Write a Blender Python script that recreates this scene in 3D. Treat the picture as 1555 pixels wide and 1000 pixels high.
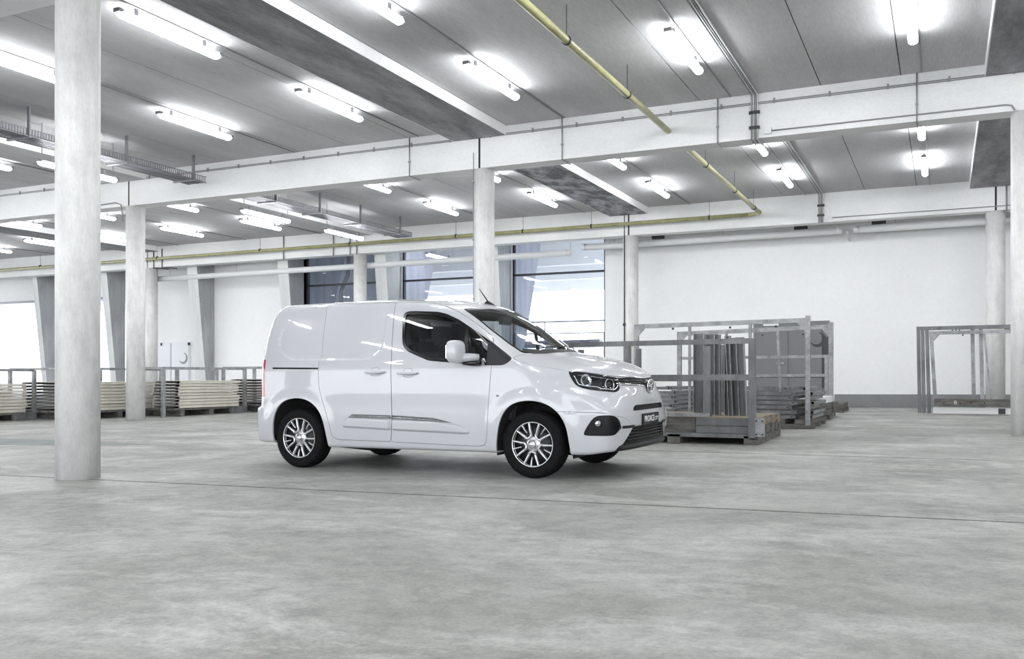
import bpy, math, random
import numpy as np
from mathutils import Vector, Matrix
random.seed(4)
rng = np.random.default_rng(4)
for o in list(bpy.data.objects): bpy.data.objects.remove(o)
scene = bpy.context.scene
COL = scene.collection

# ------------------------------------------------------------------ camera, sky, light, exposure
cam_d = bpy.data.cameras.new('camera')
cam = bpy.data.objects.new('camera', cam_d); COL.objects.link(cam)
cam.location = (0, 0, 1.034)
cam.rotation_euler = (math.radians(90), 0, 0.437)
cam_d.sensor_width = 36.0
cam_d.lens = 1402.76 / 1555 * 36.0
cam_d.shift_y = 72.07 / 1555
cam_d.clip_start = .05; cam_d.clip_end = 300
scene.camera = cam

world = bpy.data.worlds.new('overcast_sky'); scene.world = world
world.use_nodes = True
wn = world.node_tree
wn.nodes['Background'].inputs['Color'].default_value = (.93, .96, 1.0, 1)
SKY = 4.4
wn.nodes['Background'].inputs['Strength'].default_value = SKY
LAMP = 46.0
scene.view_settings.view_transform = 'Standard'
scene.view_settings.look = 'None'
scene.view_settings.gamma = 1
scene.view_settings.use_curve_mapping = False
scene.view_settings.exposure = 0.08

def ground(u, v): return .00651*u + .01023*v        # the hall floor falls a little towards the camera

# ------------------------------------------------------------------ materials
def new_mat(name):
    m = bpy.data.materials.new(name); m.use_nodes = True
    nt = m.node_tree; b = nt.nodes['Principled BSDF']
    return m, nt, b
def N(nt, t, **kw):
    n = nt.nodes.new(t)
    for k, v in kw.items():
        if k in ('operation', 'blend_type', 'data_type', 'noise_dimensions', 'wave_type', 'bands_direction', 'feature'): setattr(n, k, v)
        else: n.inputs[k].default_value = v
    return n
def plain(name, col, rough=.5, metal=0., coat=0., spec=.5):
    m, nt, b = new_mat(name)
    b.inputs['Base Color'].default_value = (*col, 1); b.inputs['Roughness'].default_value = rough
    b.inputs['Metallic'].default_value = metal; b.inputs['Coat Weight'].default_value = coat
    b.inputs['Coat Roughness'].default_value = .04
    b.inputs['Specular IOR Level'].default_value = spec
    return m
def ramp(nt, stops):
    r = nt.nodes.new('ShaderNodeValToRGB'); e = r.color_ramp.elements
    while len(e) > 1: e.remove(e[-1])
    for i, (p, c) in enumerate(stops):
        c = (c, c, c, 1) if isinstance(c, (int, float)) else (*c, 1)
        if i == 0: e[0].position = p; e[0].color = c
        else:
            k = e.new(p); k.color = c
    return r
def mottled(name, dark, light, scale=2., stretch=(1, 1, 1), rough=.7, fine=30., fine_amt=.25, bump=.15, lo=.3, hi=.7, metal=0., detail=6, second=None):
    """base colour = cloudy mix of two tones, plus a fine speckle and a little relief; object coordinates"""
    m, nt, b = new_mat(name); L = nt.links
    tc = N(nt, 'ShaderNodeTexCoord'); mp = nt.nodes.new('ShaderNodeMapping'); mp.inputs['Scale'].default_value = stretch
    L.new(tc.outputs['Object'], mp.inputs['Vector'])
    oi = nt.nodes.new('ShaderNodeObjectInfo')
    n1 = N(nt, 'ShaderNodeTexNoise', Scale=scale, Detail=detail, Roughness=.6); L.new(mp.outputs[0], n1.inputs['Vector'])
    n2 = N(nt, 'ShaderNodeTexNoise', Scale=fine, Detail=4, Roughness=.6); L.new(mp.outputs[0], n2.inputs['Vector'])
    r1 = ramp(nt, [(lo, dark), (hi, light)]); L.new(n1.outputs['Fac'], r1.inputs[0])
    r2 = ramp(nt, [(.3, 1 - fine_amt), (.65, 1.0)]); L.new(n2.outputs['Fac'], r2.inputs[0])
    mx = N(nt, 'ShaderNodeMixRGB', blend_type='MULTIPLY', Fac=1.); L.new(r1.outputs[0], mx.inputs[1]); L.new(r2.outputs[0], mx.inputs[2])
    out = mx
    if second:
        sc, st, amt, a, c = second
        mp2 = nt.nodes.new('ShaderNodeMapping'); mp2.inputs['Scale'].default_value = st; L.new(tc.outputs['Object'], mp2.inputs['Vector'])
        n3 = N(nt, 'ShaderNodeTexNoise', Scale=sc, Detail=8, Roughness=.65); L.new(mp2.outputs[0], n3.inputs['Vector'])
        r3 = ramp(nt, [(a, 1 - amt), (c, 1.0)]); L.new(n3.outputs['Fac'], r3.inputs[0])
        m3 = N(nt, 'ShaderNodeMixRGB', blend_type='MULTIPLY', Fac=1.); L.new(mx.outputs[0], m3.inputs[1]); L.new(r3.outputs[0], m3.inputs[2])
        out = m3
    L.new(out.outputs[0], b.inputs['Base Color'])
    b.inputs['Roughness'].default_value = rough; b.inputs['Metallic'].default_value = metal
    if bump:
        bp = N(nt, 'ShaderNodeBump', Strength=bump, Distance=.02); L.new(n2.outputs['Fac'], bp.inputs['Height']); L.new(bp.outputs[0], b.inputs['Normal'])
    return m

M = {}
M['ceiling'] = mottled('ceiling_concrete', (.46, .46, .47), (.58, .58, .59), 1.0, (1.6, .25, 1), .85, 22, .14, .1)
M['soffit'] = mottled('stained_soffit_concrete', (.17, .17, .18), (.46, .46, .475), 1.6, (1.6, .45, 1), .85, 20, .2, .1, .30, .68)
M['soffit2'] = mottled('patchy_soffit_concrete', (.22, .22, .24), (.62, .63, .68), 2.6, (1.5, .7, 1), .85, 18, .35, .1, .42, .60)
M['beam'] = mottled('beam_concrete', (.74, .75, .75), (.86, .865, .865), 1.2, (.6, 1, 1.2), .75, 30, .07, .06)
M['column'] = mottled('column_concrete', (.62, .62, .61), (.82, .82, .81), 1.7, (3.2, 3.2, .55), .6, 34, .12, .15, .3, .66, second=(9., (1, 1, .7), .10, .35, .55))
M['fin'] = mottled('buttress_concrete', (.30, .31, .32), (.46, .47, .48), 1.6, (2, 2, .5), .8, 24, .15, .12)  # shade on the buttress sides is put into the concrete's colour
M['fin_light'] = mottled('buttress_front_concrete', (.62, .63, .63), (.74, .75, .75), 1.6, (2, 2, .5), .8, 24, .1, .1)  # same concrete in a lit tone, for the fronts that catch the light
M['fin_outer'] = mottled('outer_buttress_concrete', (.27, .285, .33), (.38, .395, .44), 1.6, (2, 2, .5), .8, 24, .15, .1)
M['wall_outer'] = mottled('outer_grey_wall', (.50, .515, .57), (.60, .615, .67), 1., (1, 1, .6), .8, 14, .08, .05)
M['wall'] = mottled('white_painted_wall', (.88, .885, .885), (.92, .925, .925), .5, (1, 1, 1), .7, 12, .03, .03)
M['skirting'] = mottled('grey_skirting_paint', (.20, .205, .21), (.25, .255, .26), 1.5, (1, 1, 1), .6, 20, .1, .05)
M['bed'] = plain('dark_joint_filler', (.025, .025, .025), .9)
M['galv'] = mottled('galvanised_steel', (.20, .205, .21), (.42, .425, .43), 5, (1, 1, 1), .45, 40, .25, .06, .3, .7, metal=.55)
M['galv_dark'] = mottled('weathered_steel', (.105, .108, .113), (.25, .255, .262), 3, (1, 1, .4), .5, 18, .15, .04, .3, .7, metal=.45)
M['old_timber'] = mottled('weathered_grey_timber', (.07, .068, .062), (.26, .25, .235), 3, (1, 4, 6), .9, 30, .4, .4, .3, .72)
M['brown_timber'] = mottled('brown_timber', (.17, .135, .095), (.40, .35, .28), 3, (1, 4, 6), .85, 30, .35, .3, .3, .72)
M['ply'] = mottled('pale_formwork_timber', (.52, .49, .41), (.72, .69, .61), 2.5, (1, 1, 3), .8, 30, .15, .1)
M['ply_top'] = plain('pale_panel_face', (.62, .60, .55), .7)
M['pipe'] = mottled('yellow_pipe_paint', (.29, .28, .135), (.41, .40, .21), 6, (1, 1, 1), .35, 40, .12, .03)
M['clamp'] = plain('dark_pipe_clamp', (.05, .05, .05), .5, .6)
M['conduit'] = plain('grey_conduit', (.30, .30, .31), .45, .35)
M['conduit_light'] = plain('pale_conduit', (.55, .56, .57), .45, .2)
M['tray'] = plain('perforated_tray_steel', (.26, .26, .28), .45, .6)
M['duct'] = plain('white_duct_jacket', (.74, .75, .76), .5)
M['white_metal'] = plain('white_enamel', (.80, .82, .85), .4)
M['grey_door'] = plain('grey_door_paint', (.17, .175, .185), .5)
M['dark_print'] = plain('dark_print', (.045, .045, .055), .5)
M['fixture'] = plain('lamp_housing_grey', (.22, .22, .23), .5)
M['fix_box'] = plain('white_junction_box', (.75, .76, .77), .5)
M['window_frame'] = plain('black_window_frame', (.02, .021, .026), .5)
M['net'] = plain('netting_cord', (.16, .17, .19), .7)
M['out_floor'] = plain('outside_paving', (.62, .63, .64), .8)
M['seam'] = plain('black_joint_sealant', (.02, .02, .022), .7)

def emit(name, col, s):
    m, nt, b = new_mat(name)
    b.inputs['Base Color'].default_value = (.9, .9, .9, 1)
    b.inputs['Emission Color'].default_value = (*col, 1); b.inputs['Emission Strength'].default_value = s
    return m
M['tube'] = emit('lit_lamp_diffuser', (.97, .985, 1.0), LAMP)

def floor_mat():
    m, nt, b = new_mat('worn_concrete_floor'); L = nt.links
    tc = N(nt, 'ShaderNodeTexCoord')
    def noise(sc, st, detail=8, rough=.6, dist=0.):
        mp = nt.nodes.new('ShaderNodeMapping'); mp.inputs['Scale'].default_value = st; L.new(tc.outputs['Object'], mp.inputs['Vector'])
        n = N(nt, 'ShaderNodeTexNoise', Scale=sc, Detail=detail, Roughness=rough, Distortion=dist); L.new(mp.outputs[0], n.inputs['Vector']); return n
    a = noise(.55, (1, 1, 1), 9, .62, .6); r = ramp(nt, [(.30, (.26, .262, .244)), (.50, (.315, .317, .297)), (.68, (.405, .407, .385))]); L.new(a.outputs[0], r.inputs[0])
    w = noise(.9, (.7, 1.3, 1), 12, .74, .5); rw = ramp(nt, [(.50, 0.), (.68, 1.)]); L.new(w.outputs[0], rw.inputs[0])      # whitish scuffs
    mw = N(nt, 'ShaderNodeMixRGB', blend_type='MIX'); mw.inputs[2].default_value = (.62, .62, .60, 1)
    sc = N(nt, 'ShaderNodeMath', operation='MULTIPLY'); sc.inputs[1].default_value = .70; L.new(rw.outputs[0], sc.inputs[0])
    L.new(sc.outputs[0], mw.inputs[0]); L.new(r.outputs[0], mw.inputs[1])
    s = noise(7., (1, 1, 1), 8, .7); rs = ramp(nt, [(.32, .70), (.56, 1.0)]); L.new(s.outputs[0], rs.inputs[0])               # speckle
    ms = N(nt, 'ShaderNodeMixRGB', blend_type='MULTIPLY', Fac=1.); L.new(mw.outputs[0], ms.inputs[1]); L.new(rs.outputs[0], ms.inputs[2])
    f = noise(45., (1, 1, 1), 5, .7); rf = ramp(nt, [(.3, .74), (.58, 1.0)]); L.new(f.outputs[0], rf.inputs[0])
    mf = N(nt, 'ShaderNodeMixRGB', blend_type='MULTIPLY', Fac=1.); L.new(ms.outputs[0], mf.inputs[1]); L.new(rf.outputs[0], mf.inputs[2])
    L.new(mf.outputs[0], b.inputs['Base Color'])
    rr = ramp(nt, [(.35, .62), (.65, .40)]); L.new(a.outputs[0], rr.inputs[0]); L.new(rr.outputs[0], b.inputs['Roughness'])
    b.inputs['Specular IOR Level'].default_value = .35
    bp = N(nt, 'ShaderNodeBump', Strength=.25, Distance=.01); L.new(f.outputs[0], bp.inputs['Height']); L.new(bp.outputs[0], b.inputs['Normal'])
    return m
M['floor'] = floor_mat()
M['green_band'] = mottled('green_grey_floor_strip', (.14, .17, .16), (.24, .27, .255), 1.2, (1, 1, 1), .6, 30, .25, .1)

# ------------------------------------------------------------------ mesh helpers
class MB:
    def __init__(s): s.v = []; s.f = []; s.sm = []
    def add(s, vs, fs, smooth=False):
        o = len(s.v); s.v += [tuple(p) for p in vs]; s.f += [tuple(i+o for i in f) for f in fs]; s.sm += [smooth]*len(fs); return s
    def box(s, x0, x1, y0, y1, z0, z1):
        vs = [(x0,y0,z0),(x1,y0,z0),(x1,y1,z0),(x0,y1,z0),(x0,y0,z1),(x1,y0,z1),(x1,y1,z1),(x0,y1,z1)]
        return s.add(vs, [(0,3,2,1),(4,5,6,7),(0,1,5,4),(1,2,6,5),(2,3,7,6),(3,0,4,7)])
    def bar(s, p, q, w, h=None, up=(0,0,1)):
        h = h or w; p = Vector(p); q = Vector(q); d = (q-p).normalized(); u = Vector(up)
        if abs(d.dot(u)) > .98: u = Vector((0, 1, 0))
        a = d.cross(u).normalized()*w/2; b = a.cross(d).normalized()*h/2
        vs = [p-a-b, p+a-b, p+a+b, p-a+b, q-a-b, q+a-b, q+a+b, q-a+b]
        return s.add(vs, [(0,1,2,3),(7,6,5,4),(0,4,5,1),(1,5,6,2),(2,6,7,3),(3,7,4,0)])
    def hollow(s, p, q, w, t=.006, up=(0,0,1)):
        """square steel tube with open ends"""
        p = Vector(p); q = Vector(q); d = (q-p).normalized(); u = Vector(up)
        a = d.cross(u).normalized(); b = a.cross(d).normalized()
        def ring(c, r): return [c+a*(sx*r)+b*(sy*r) for sx, sy in ((-1,-1),(1,-1),(1,1),(-1,1))]
        vs = ring(p, w/2)+ring(q, w/2)+ring(p, w/2-t)+ring(q, w/2-t); fs = []
        for i in range(4):
            j = (i+1) % 4
            fs += [(i, i+4, j+4, j), (i+8, j+8, j+12, i+12), (i, j, j+8, i+8), (i+4, i+12, j+12, j+4)]
        return s.add(vs, fs)
    def tube(s, pts, r, n=10, cap=True):
        pts = [Vector(p) for p in pts]; rings = []; prev = None
        for i, p in enumerate(pts):
            d = ((pts[min(i+1, len(pts)-1)]-pts[max(i-1, 0)])).normalized()
            if prev is None:
                u = Vector((0,0,1)) if abs(d.z) < .9 else Vector((1,0,0)); a = d.cross(u).normalized()
            else: a = (prev - d*prev.dot(d)).normalized()
            prev = a; b = d.cross(a); rr = r[i] if isinstance(r, (list, tuple)) else r
            rings.append([p + a*math.cos(t)*rr + b*math.sin(t)*rr for t in [2*math.pi*k/n for k in range(n)]])
        vs = [q for R in rings for q in R]; fs = []
        for i in range(len(rings)-1):
            for k in range(n): fs.append((i*n+k, i*n+(k+1) % n, (i+1)*n+(k+1) % n, (i+1)*n+k))
        o = len(s.v); s.add(vs, fs, True)
        if cap:
            s.f += [tuple(o+k for k in reversed(range(n))), tuple(o+(len(rings)-1)*n+k for k in range(n))]; s.sm += [False]*2
        return s
    def lathe(s, prof, axis='z', c=(0,0,0), n=32, closed=False):
        vs = []; m = len(prof)
        for k in range(n):
            t = 2*math.pi*k/n; ct, st = math.cos(t), math.sin(t)
            for r, h in prof:
                if axis == 'z': vs.append((c[0]+r*ct, c[1]+r*st, c[2]+h))
                else: vs.append((c[0]+r*ct, c[1]+h, c[2]+r*st))
        fs = []
        for k in range(n):
            k2 = (k+1) % n
            for i in range(m if closed else m-1):
                j = (i+1) % m
                q = (k*m+i, k2*m+i, k2*m+j, k*m+j)
                fs.append(q if axis == 'z' else q[::-1])
        return s.add(vs, fs, True)
    def prism(s, poly, axis, a, b):
        """poly in the plane normal to axis: x -> (y,z), y -> (x,z), z -> (x,y)"""
        def P(p, h): return {'x': (h, p[0], p[1]), 'y': (p[0], h, p[1]), 'z': (p[0], p[1], h)}[axis]
        n = len(poly); vs = [P(p, a) for p in poly]+[P(p, b) for p in poly]
        return s.add(vs, [tuple(reversed(range(n))), tuple(range(n, 2*n))]+[(i, (i+1) % n, (i+1) % n+n, i+n) for i in range(n)])
    def build(s, name, mat, parent=None, loc=None, bevel=0):
        me = bpy.data.meshes.new(name); me.from_pydata([tuple(p) for p in s.v], [], s.f)
        me.polygons.foreach_set('use_smooth', s.sm); me.materials.append(M[mat] if isinstance(mat, str) else mat)
        import bmesh
        bm = bmesh.new(); bm.from_mesh(me); bmesh.ops.recalc_face_normals(bm, faces=bm.faces)
        if bevel:
            bmesh.ops.bevel(bm, geom=[e for e in bm.edges if len(e.link_faces) == 2 and e.calc_face_angle(0) > .6], offset=bevel, segments=2, affect='EDGES', clamp_overlap=True)
        bm.to_mesh(me); bm.free()
        o = bpy.data.objects.new(name, me); COL.objects.link(o)
        if parent: o.parent = parent
        if loc: o.location = loc
        return o
def tag(o, label=None, cat=None, group=None, kind=None):
    if label: o['label'] = label
    if cat: o['category'] = cat
    if group: o['group'] = group
    if kind: o['kind'] = kind
    return o
def thing(name, label, cat, loc=(0,0,0), rz=0, group=None):
    o = bpy.data.objects.new(name, None); o.empty_display_size = .1; COL.objects.link(o)
    o.location = loc; o.rotation_euler = (0, 0, rz)
    return tag(o, label, cat, group)
def copy_tree(o, loc=None):
    c = o.copy(); COL.objects.link(c)
    if loc is not None: c.location = loc
    for ch in [x for x in bpy.data.objects if x.parent is o]:
        d = ch.copy(); COL.objects.link(d); d.parent = c
        for g in [x for x in bpy.data.objects if x.parent is ch]:
            e = g.copy(); COL.objects.link(e); e.parent = d
    return c
def struct(o): o['kind'] = 'structure'; return o
ORD = ['first', 'second', 'third', 'fourth', 'fifth', 'sixth', 'seventh', 'eighth', 'ninth', 'tenth', 'eleventh', 'twelfth', 'thirteenth', 'fourteenth', 'fifteenth', 'sixteenth']

# ------------------------------------------------------------------ the setting: floor, ceiling, walls
U0, SU, V0, SV = -7.897, 9.014, 6.577, 9.076
ZB, ZC, ZP = 4.953, 5.688, 5.513
BW = .195
colU = [U0+SU*i for i in (-4, -3, -2, -1, 0, 1, 2)]
colV = [V0+SV*j for j in (-1, 0, 1, 2)]
VW = 25.8
def gplane(name, poly, z0, z1, mat, parent=None):
    """a slab that follows the fall of the floor: poly (u,v), z relative to the floor plane"""
    n = len(poly); mb = MB()
    vs = [(u, v, ground(u, v)+z0) for u, v in poly]+[(u, v, ground(u, v)+z1) for u, v in poly]
    mb.add(vs, [tuple(reversed(range(n))), tuple(range(n, 2*n))]+[(i, (i+1) % n, (i+1) % n+n, i+n) for i in range(n)])
    return mb.build(name, mat, parent)
fl = struct(gplane('floor', [(-46, -14), (12, -14), (12, VW), (-46, VW)], -.25, -.003, 'bed'))
s1 = lambda u: 6.925+.0485*u
rows = [(lambda u: -14., s1), (s1, lambda u: 11.42+.002*u), (lambda u: 11.42+.002*u, lambda u: 16.95), (lambda u: 16.95, lambda u: VW)]
for a, b in rows:
    gplane('floor_slab', [(-46, a(-46)+.022), (12, a(12)+.022), (12, b(12)-.022), (-46, b(-46)-.022)], -.2, 0, 'floor', fl)
sp = gplane('floor_strip', [(-20, 8.9), (-14.2, 9.15), (-12.0, 9.5), (-10.6, 10.1), (-12.5, 10.35), (-14.5, 10.3), (-20, 10.1)], .0, .003, 'green_band', fl)
sp['label'] = 'worn green-grey strip of floor'

ce = struct(MB().box(-46, 12, -14, VW+.3, ZC+.02, ZC+.35).build('ceiling', 'bed'))
J = [-7.33, -6.15, -3.725, -1.775, -.598, .562]
J2 = [-16.345, -15.1, -14.1, -12.05, -10.84, -9.44, -8.452]
edges = []
for b in range(-4, 2):
    src = J2 if b == -1 else J
    base = 0 if b == -1 else b*SU
    edges.append([e+base for e in src])
vs_ = [-13.5]+colV+[VW]
for es in edges:
    for a, b in zip(es[:-1], es[1:]):
        if a > 11 or b < -44: continue
        for v0, v1 in zip(vs_[:-1], vs_[1:]):
            MB().box(a+.007, min(b, 11.9)-.007, v0+.01, v1-.01, ZC, ZC+.06).build('ceiling_plank', 'ceiling', ce)
for i, u in enumerate(colU):
    for k, (v0, v1) in enumerate(zip(vs_[:-1], vs_[1:])):
        m = 'soffit2' if (i == 4 and k == 3) else 'ceiling' if i == 3 else 'soffit'  # panel line by the cable tray: lamplight on its soffit painted as paler concrete
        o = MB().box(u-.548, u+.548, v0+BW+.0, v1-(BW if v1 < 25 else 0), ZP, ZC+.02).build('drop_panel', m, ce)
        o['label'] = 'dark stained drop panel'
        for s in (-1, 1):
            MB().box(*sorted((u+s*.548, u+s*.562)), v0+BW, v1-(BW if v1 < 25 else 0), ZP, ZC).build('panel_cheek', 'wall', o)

# beams: one per bay between two columns, a dark open joint over each column
beam_rows = ['row of beams behind the viewpoint', 'row over the foreground column', 'near beam line', 'far beam line']
for j, v in enumerate(colV):
    for i in range(len(colU)-1):
        a, b = colU[i]+.022, colU[i+1]-.022
        t = thing('concrete_beam', None, 'beam', ((a+b)/2, v, ZB))
        L = (b-a)/2
        MB().box(-L, L, -BW, BW, 0, ZC-ZB).build('web', 'beam', t)
        pos = ORD[len(colU)-2-i]
        tag(t, f'white concrete beam, {pos} bay from the right in the {beam_rows[j]}', 'beam', None)
        # dark mastic in the joint
        MB().box(L, L+.044, -BW+.003, BW-.012, .004, ZC-ZB).build('joint_sealant', 'seam', t)

def column(u, v, d, label):
    g = ground(u, v)
    t = thing('concrete_column', label, 'column', (u, v, g))
    h = ZB-g
    MB().lathe([(0, 0), (d/2, 0), (d/2, h*.5), (d/2, h), (0, h)], c=(0, 0, 0), n=40).build('shaft', 'column', t)
    return t
lab = {(4, 1): 'large round concrete column in the left foreground', (3, 2): 'round concrete column beside the timber panel stacks',
       (4, 2): 'white column rising right behind the van roof aerial', (5, 2): 'round column cut by the right edge of the picture',
       (2, 3): 'slim column left of the leaning buttress and white cabinet', (3, 3): 'slim column behind the rear half of the van roof',
       (4, 3): 'column at the left end of the white wall with a cable down it', (5, 3): 'column in front of the white wall behind the portal frames'}
n_ = 0
for j in range(4):
    for i in range(7):
        u, v = colU[i], colV[j]
        if j == 0 and i in (2, 3): pass
        l = lab.get((i, j))
        if not l:
            l = f'round concrete column outside the view, {ORD[6-i]} from the right in the {["row behind the viewpoint", "foreground row", "middle row", "far row"][j]}'
        column(u, v, .42 if (i, j) != (4, 2) else .40, l)

# far wall: solid pieces and glazed openings
def wallbox(name, u0, u1, z0, z1, mat='wall', v0=VW, v1=VW+.28):
    return MB().box(u0, u1, v0, v1, z0, z1).build(name, mat)
struct(wallbox('wall_back_right', -9.03, 12, .0, ZC+.3))
struct(wallbox('wall_back_middle', -24.4, -19.98, -.2, ZC+.3))
struct(wallbox('wall_back_left', -28.3, -24.3, -.2, ZC+.3))
struct(wallbox('wall_back_header', -19.98, -9.03, ZB+.25, ZC+.3))
struct(wallbox('wall_back_window_header', -46, -28.3, 4.15, ZC+.3))
struct(MB().box(11.9, 12.2, -2, VW, -.2, ZC+.3).build('wall_right', 'wall'))
struct(gplane('baseboard_back', [(-2.62, VW-.02), (11.9, VW-.02), (11.9, VW+.01), (-2.62, VW+.01)], .0, .33, 'skirting'))
struct(gplane('baseboard_back', [(-9.03, VW-.02), (-4.5, VW-.02), (-4.5, VW+.01), (-9.03, VW+.01)], .0, .33, 'skirting'))

# concrete buttresses, V-shaped: they lean out towards the top on both sides of the glass line
butt = [(-32.2, .26, 'pale leaning buttress just left of the large foreground column'),
        (-28.4, .30, 'dark leaning buttress between the foreground column and the next one'),
        (-23.97, .46, 'grey leaning buttress right of the white cabinet'),
        (-19.96, .42, 'grey leaning buttress just behind the rear of the van roof'),
        (-16.09, .42, 'grey leaning buttress above the middle of the van roof'),
        (-12.12, .42, 'grey leaning buttress behind the windscreen aerial')]
for u, w, l in butt:
    t = thing('concrete_buttress', l, 'buttress', (u, VW-.005, 0))
    g = ground(u, VW)
    x0, x1 = -w, 0
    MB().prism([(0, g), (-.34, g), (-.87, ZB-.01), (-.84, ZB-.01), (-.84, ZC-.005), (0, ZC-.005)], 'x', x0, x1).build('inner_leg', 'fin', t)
    MB().prism([(-.34, g), (-.345, g), (-.876, ZB-.01), (-.87, ZB-.01)], 'x', x0, x1).build('front_face', 'fin_light', t)  # thin sheet carrying the painted lit tone of the front
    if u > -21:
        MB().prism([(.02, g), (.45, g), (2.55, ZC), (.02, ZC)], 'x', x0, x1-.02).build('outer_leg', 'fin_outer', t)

# glazing
def glass_mat(name, tint, clear):
    m, nt, b = new_mat(name); L = nt.links
    tr = nt.nodes.new('ShaderNodeBsdfTransparent'); tr.inputs[0].default_value = (*tint, 1)
    gl = nt.nodes.new('ShaderNodeBsdfGlossy'); gl.inputs['Roughness'].default_value = .01
    fr = nt.nodes.new('ShaderNodeFresnel'); fr.inputs['IOR'].default_value = 1.5
    geo = nt.nodes.new('ShaderNodeNewGeometry'); inv = N(nt, 'ShaderNodeMath', operation='SUBTRACT'); inv.inputs[0].default_value = clear; L.new(geo.outputs['Backfacing'], inv.inputs[1])
    ad = N(nt, 'ShaderNodeMath', operation='MULTIPLY'); ad.use_clamp = True; L.new(inv.outputs[0], ad.inputs[1]); L.new(fr.outputs[0], ad.inputs[0])
    mx = nt.nodes.new('ShaderNodeMixShader'); L.new(ad.outputs[0], mx.inputs[0]); L.new(tr.outputs[0], mx.inputs[1]); L.new(gl.outputs[0], mx.inputs[2])
    L.new(mx.outputs[0], nt.nodes['Material Output'].inputs[0])
    return m
M['glass'] = glass_mat('window_glass', (.90, .92, .955), .5)
M['glass_van'] = glass_mat('windscreen_glass', (.80, .84, .87), 1.)
M['glass_side'] = glass_mat('side_window_glass', (.60, .63, .66), 1.)
M['glass_lens'] = glass_mat('lamp_lens_glass', (.93, .94, .95), 1.)
for n, (a, b) in enumerate([(-19.90, -16.55), (-16.03, -12.58), (-12.06, -9.03)]):
    w = struct(MB().box(a, a+.07, VW+.06, VW+.16, .1, 5.2).build('window_%d' % (n+1), 'window_frame'))
    MB().box(b-.05, b, VW+.06, VW+.16, .1, 5.2).build('frame_upright', 'window_frame', w)
    MB().box(a, b, VW+.06, VW+.16, 4.14, 4.20).build('transom', 'window_frame', w)
    MB().box(a, b, VW+.04, VW+.18, 5.12, 5.25).build('frame_head', 'window_frame', w)
    MB().box(a, b, VW+.04, VW+.18, .05, .25).build('frame_sill', 'window_frame', w)
    MB().box(a+.07, b-.05, VW+.10, VW+.108, .25, 4.14).build('pane', 'glass', w)
    MB().box(a+.07, b-.05, VW+.10, VW+.108, 4.20, 5.12).build('pane', 'glass', w)
for n, (a, b) in enumerate([(-45, -37), (-36.6, -32.6), (-31.8, -28.8)]):
    w = struct(MB().box(a, a+.08, VW+.06, VW+.16, -.1, 4.15).build('window_%d' % (n+4), 'conduit'))
    MB().box(b-.08, b, VW+.06, VW+.16, -.1, 4.15).build('frame_upright', 'conduit', w)
    MB().box(a, b, VW+.06, VW+.16, 4.07, 4.15).build('frame_head', 'conduit', w)
    MB().box(a+.08, b-.08, VW+.10, VW+.108, -.1, 4.07).build('pane', 'glass', w)

# beyond the glass: the covered yard goes on, open to the sky
og = struct(MB().box(-60, 14, VW+.28, 60, -.4, .0).build('ground_outside', 'out_floor'))
struct(MB().box(-22.2, -17.6, 29.2, 29.4, -.2, ZC).build('wall_outside', 'wall_outer'))
oc = struct(MB().box(-60, -6, VW+.28, 40, ZC+.0, ZC+.4).build('ceiling_outside', 'wall'))
for v in (30., 34.5, 39.):
    struct(MB().box(-60, -6, v, v+.35, 4.95, ZC).build('trim_%d' % int(v), 'wall'))
t = thing('guard_rail', 'thin grey guard rail outside beyond the windows', 'railing', (0, 0, 0))
MB().tube([(-17.4, 29.2, 2.92), (-9.6, 29.2, 2.92)], .03).build('top_rail', 'conduit', t)
for u in np.arange(-17.2, -9, 2.4): MB().tube([(u, 29.2, 0), (u, 29.2, 2.92)], .022, 8).build('post', 'conduit', t)
t = thing('netting_fence', 'grey square-mesh netting stretched outside beyond the glass', 'net', (0, 0, 0))
mb = MB()
for u in np.arange(-16.2, -9.6, .17): mb.bar((u, 28.2, .2), (u, 28.2, 2.47), .012)
mb.build('vertical_cord', 'net', t)['kind'] = 'stuff'
mb = MB()
for z in np.arange(.3, 2.5, .17): mb.bar((-16.2, 28.2, z), (-9.6, 28.2, z), .012)
mb.build('horizontal_cord', 'net', t)['kind'] = 'stuff'
MB().tube([(-16.2, 28.2, 2.47), (-9.6, 28.2, 2.47)], .018).build('top_cord', 'net', t)
tag(MB().bar((-14.6, 29.6, 2.15), (-10.5, 29.6, 2.2), .3, .22).build('stored_beam', 'galv_dark'), 'dark beam lying outside behind the netting', 'beam')
t = thing('downpipe', 'grey downpipe with an offset bend outside the glass', 'pipe')
MB().tube([(-18.6, 26.5, 5.6), (-18.6, 26.5, 4.55), (-18.9, 26.5, 4.0), (-18.9, 26.5, .0)], .09).build('pipe_run', 'conduit', t)
MB().tube([(-18.9, 26.5, 3.0), (-18.9, 26.5, 3.08)], .105).build('collar', 'clamp', t)
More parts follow.
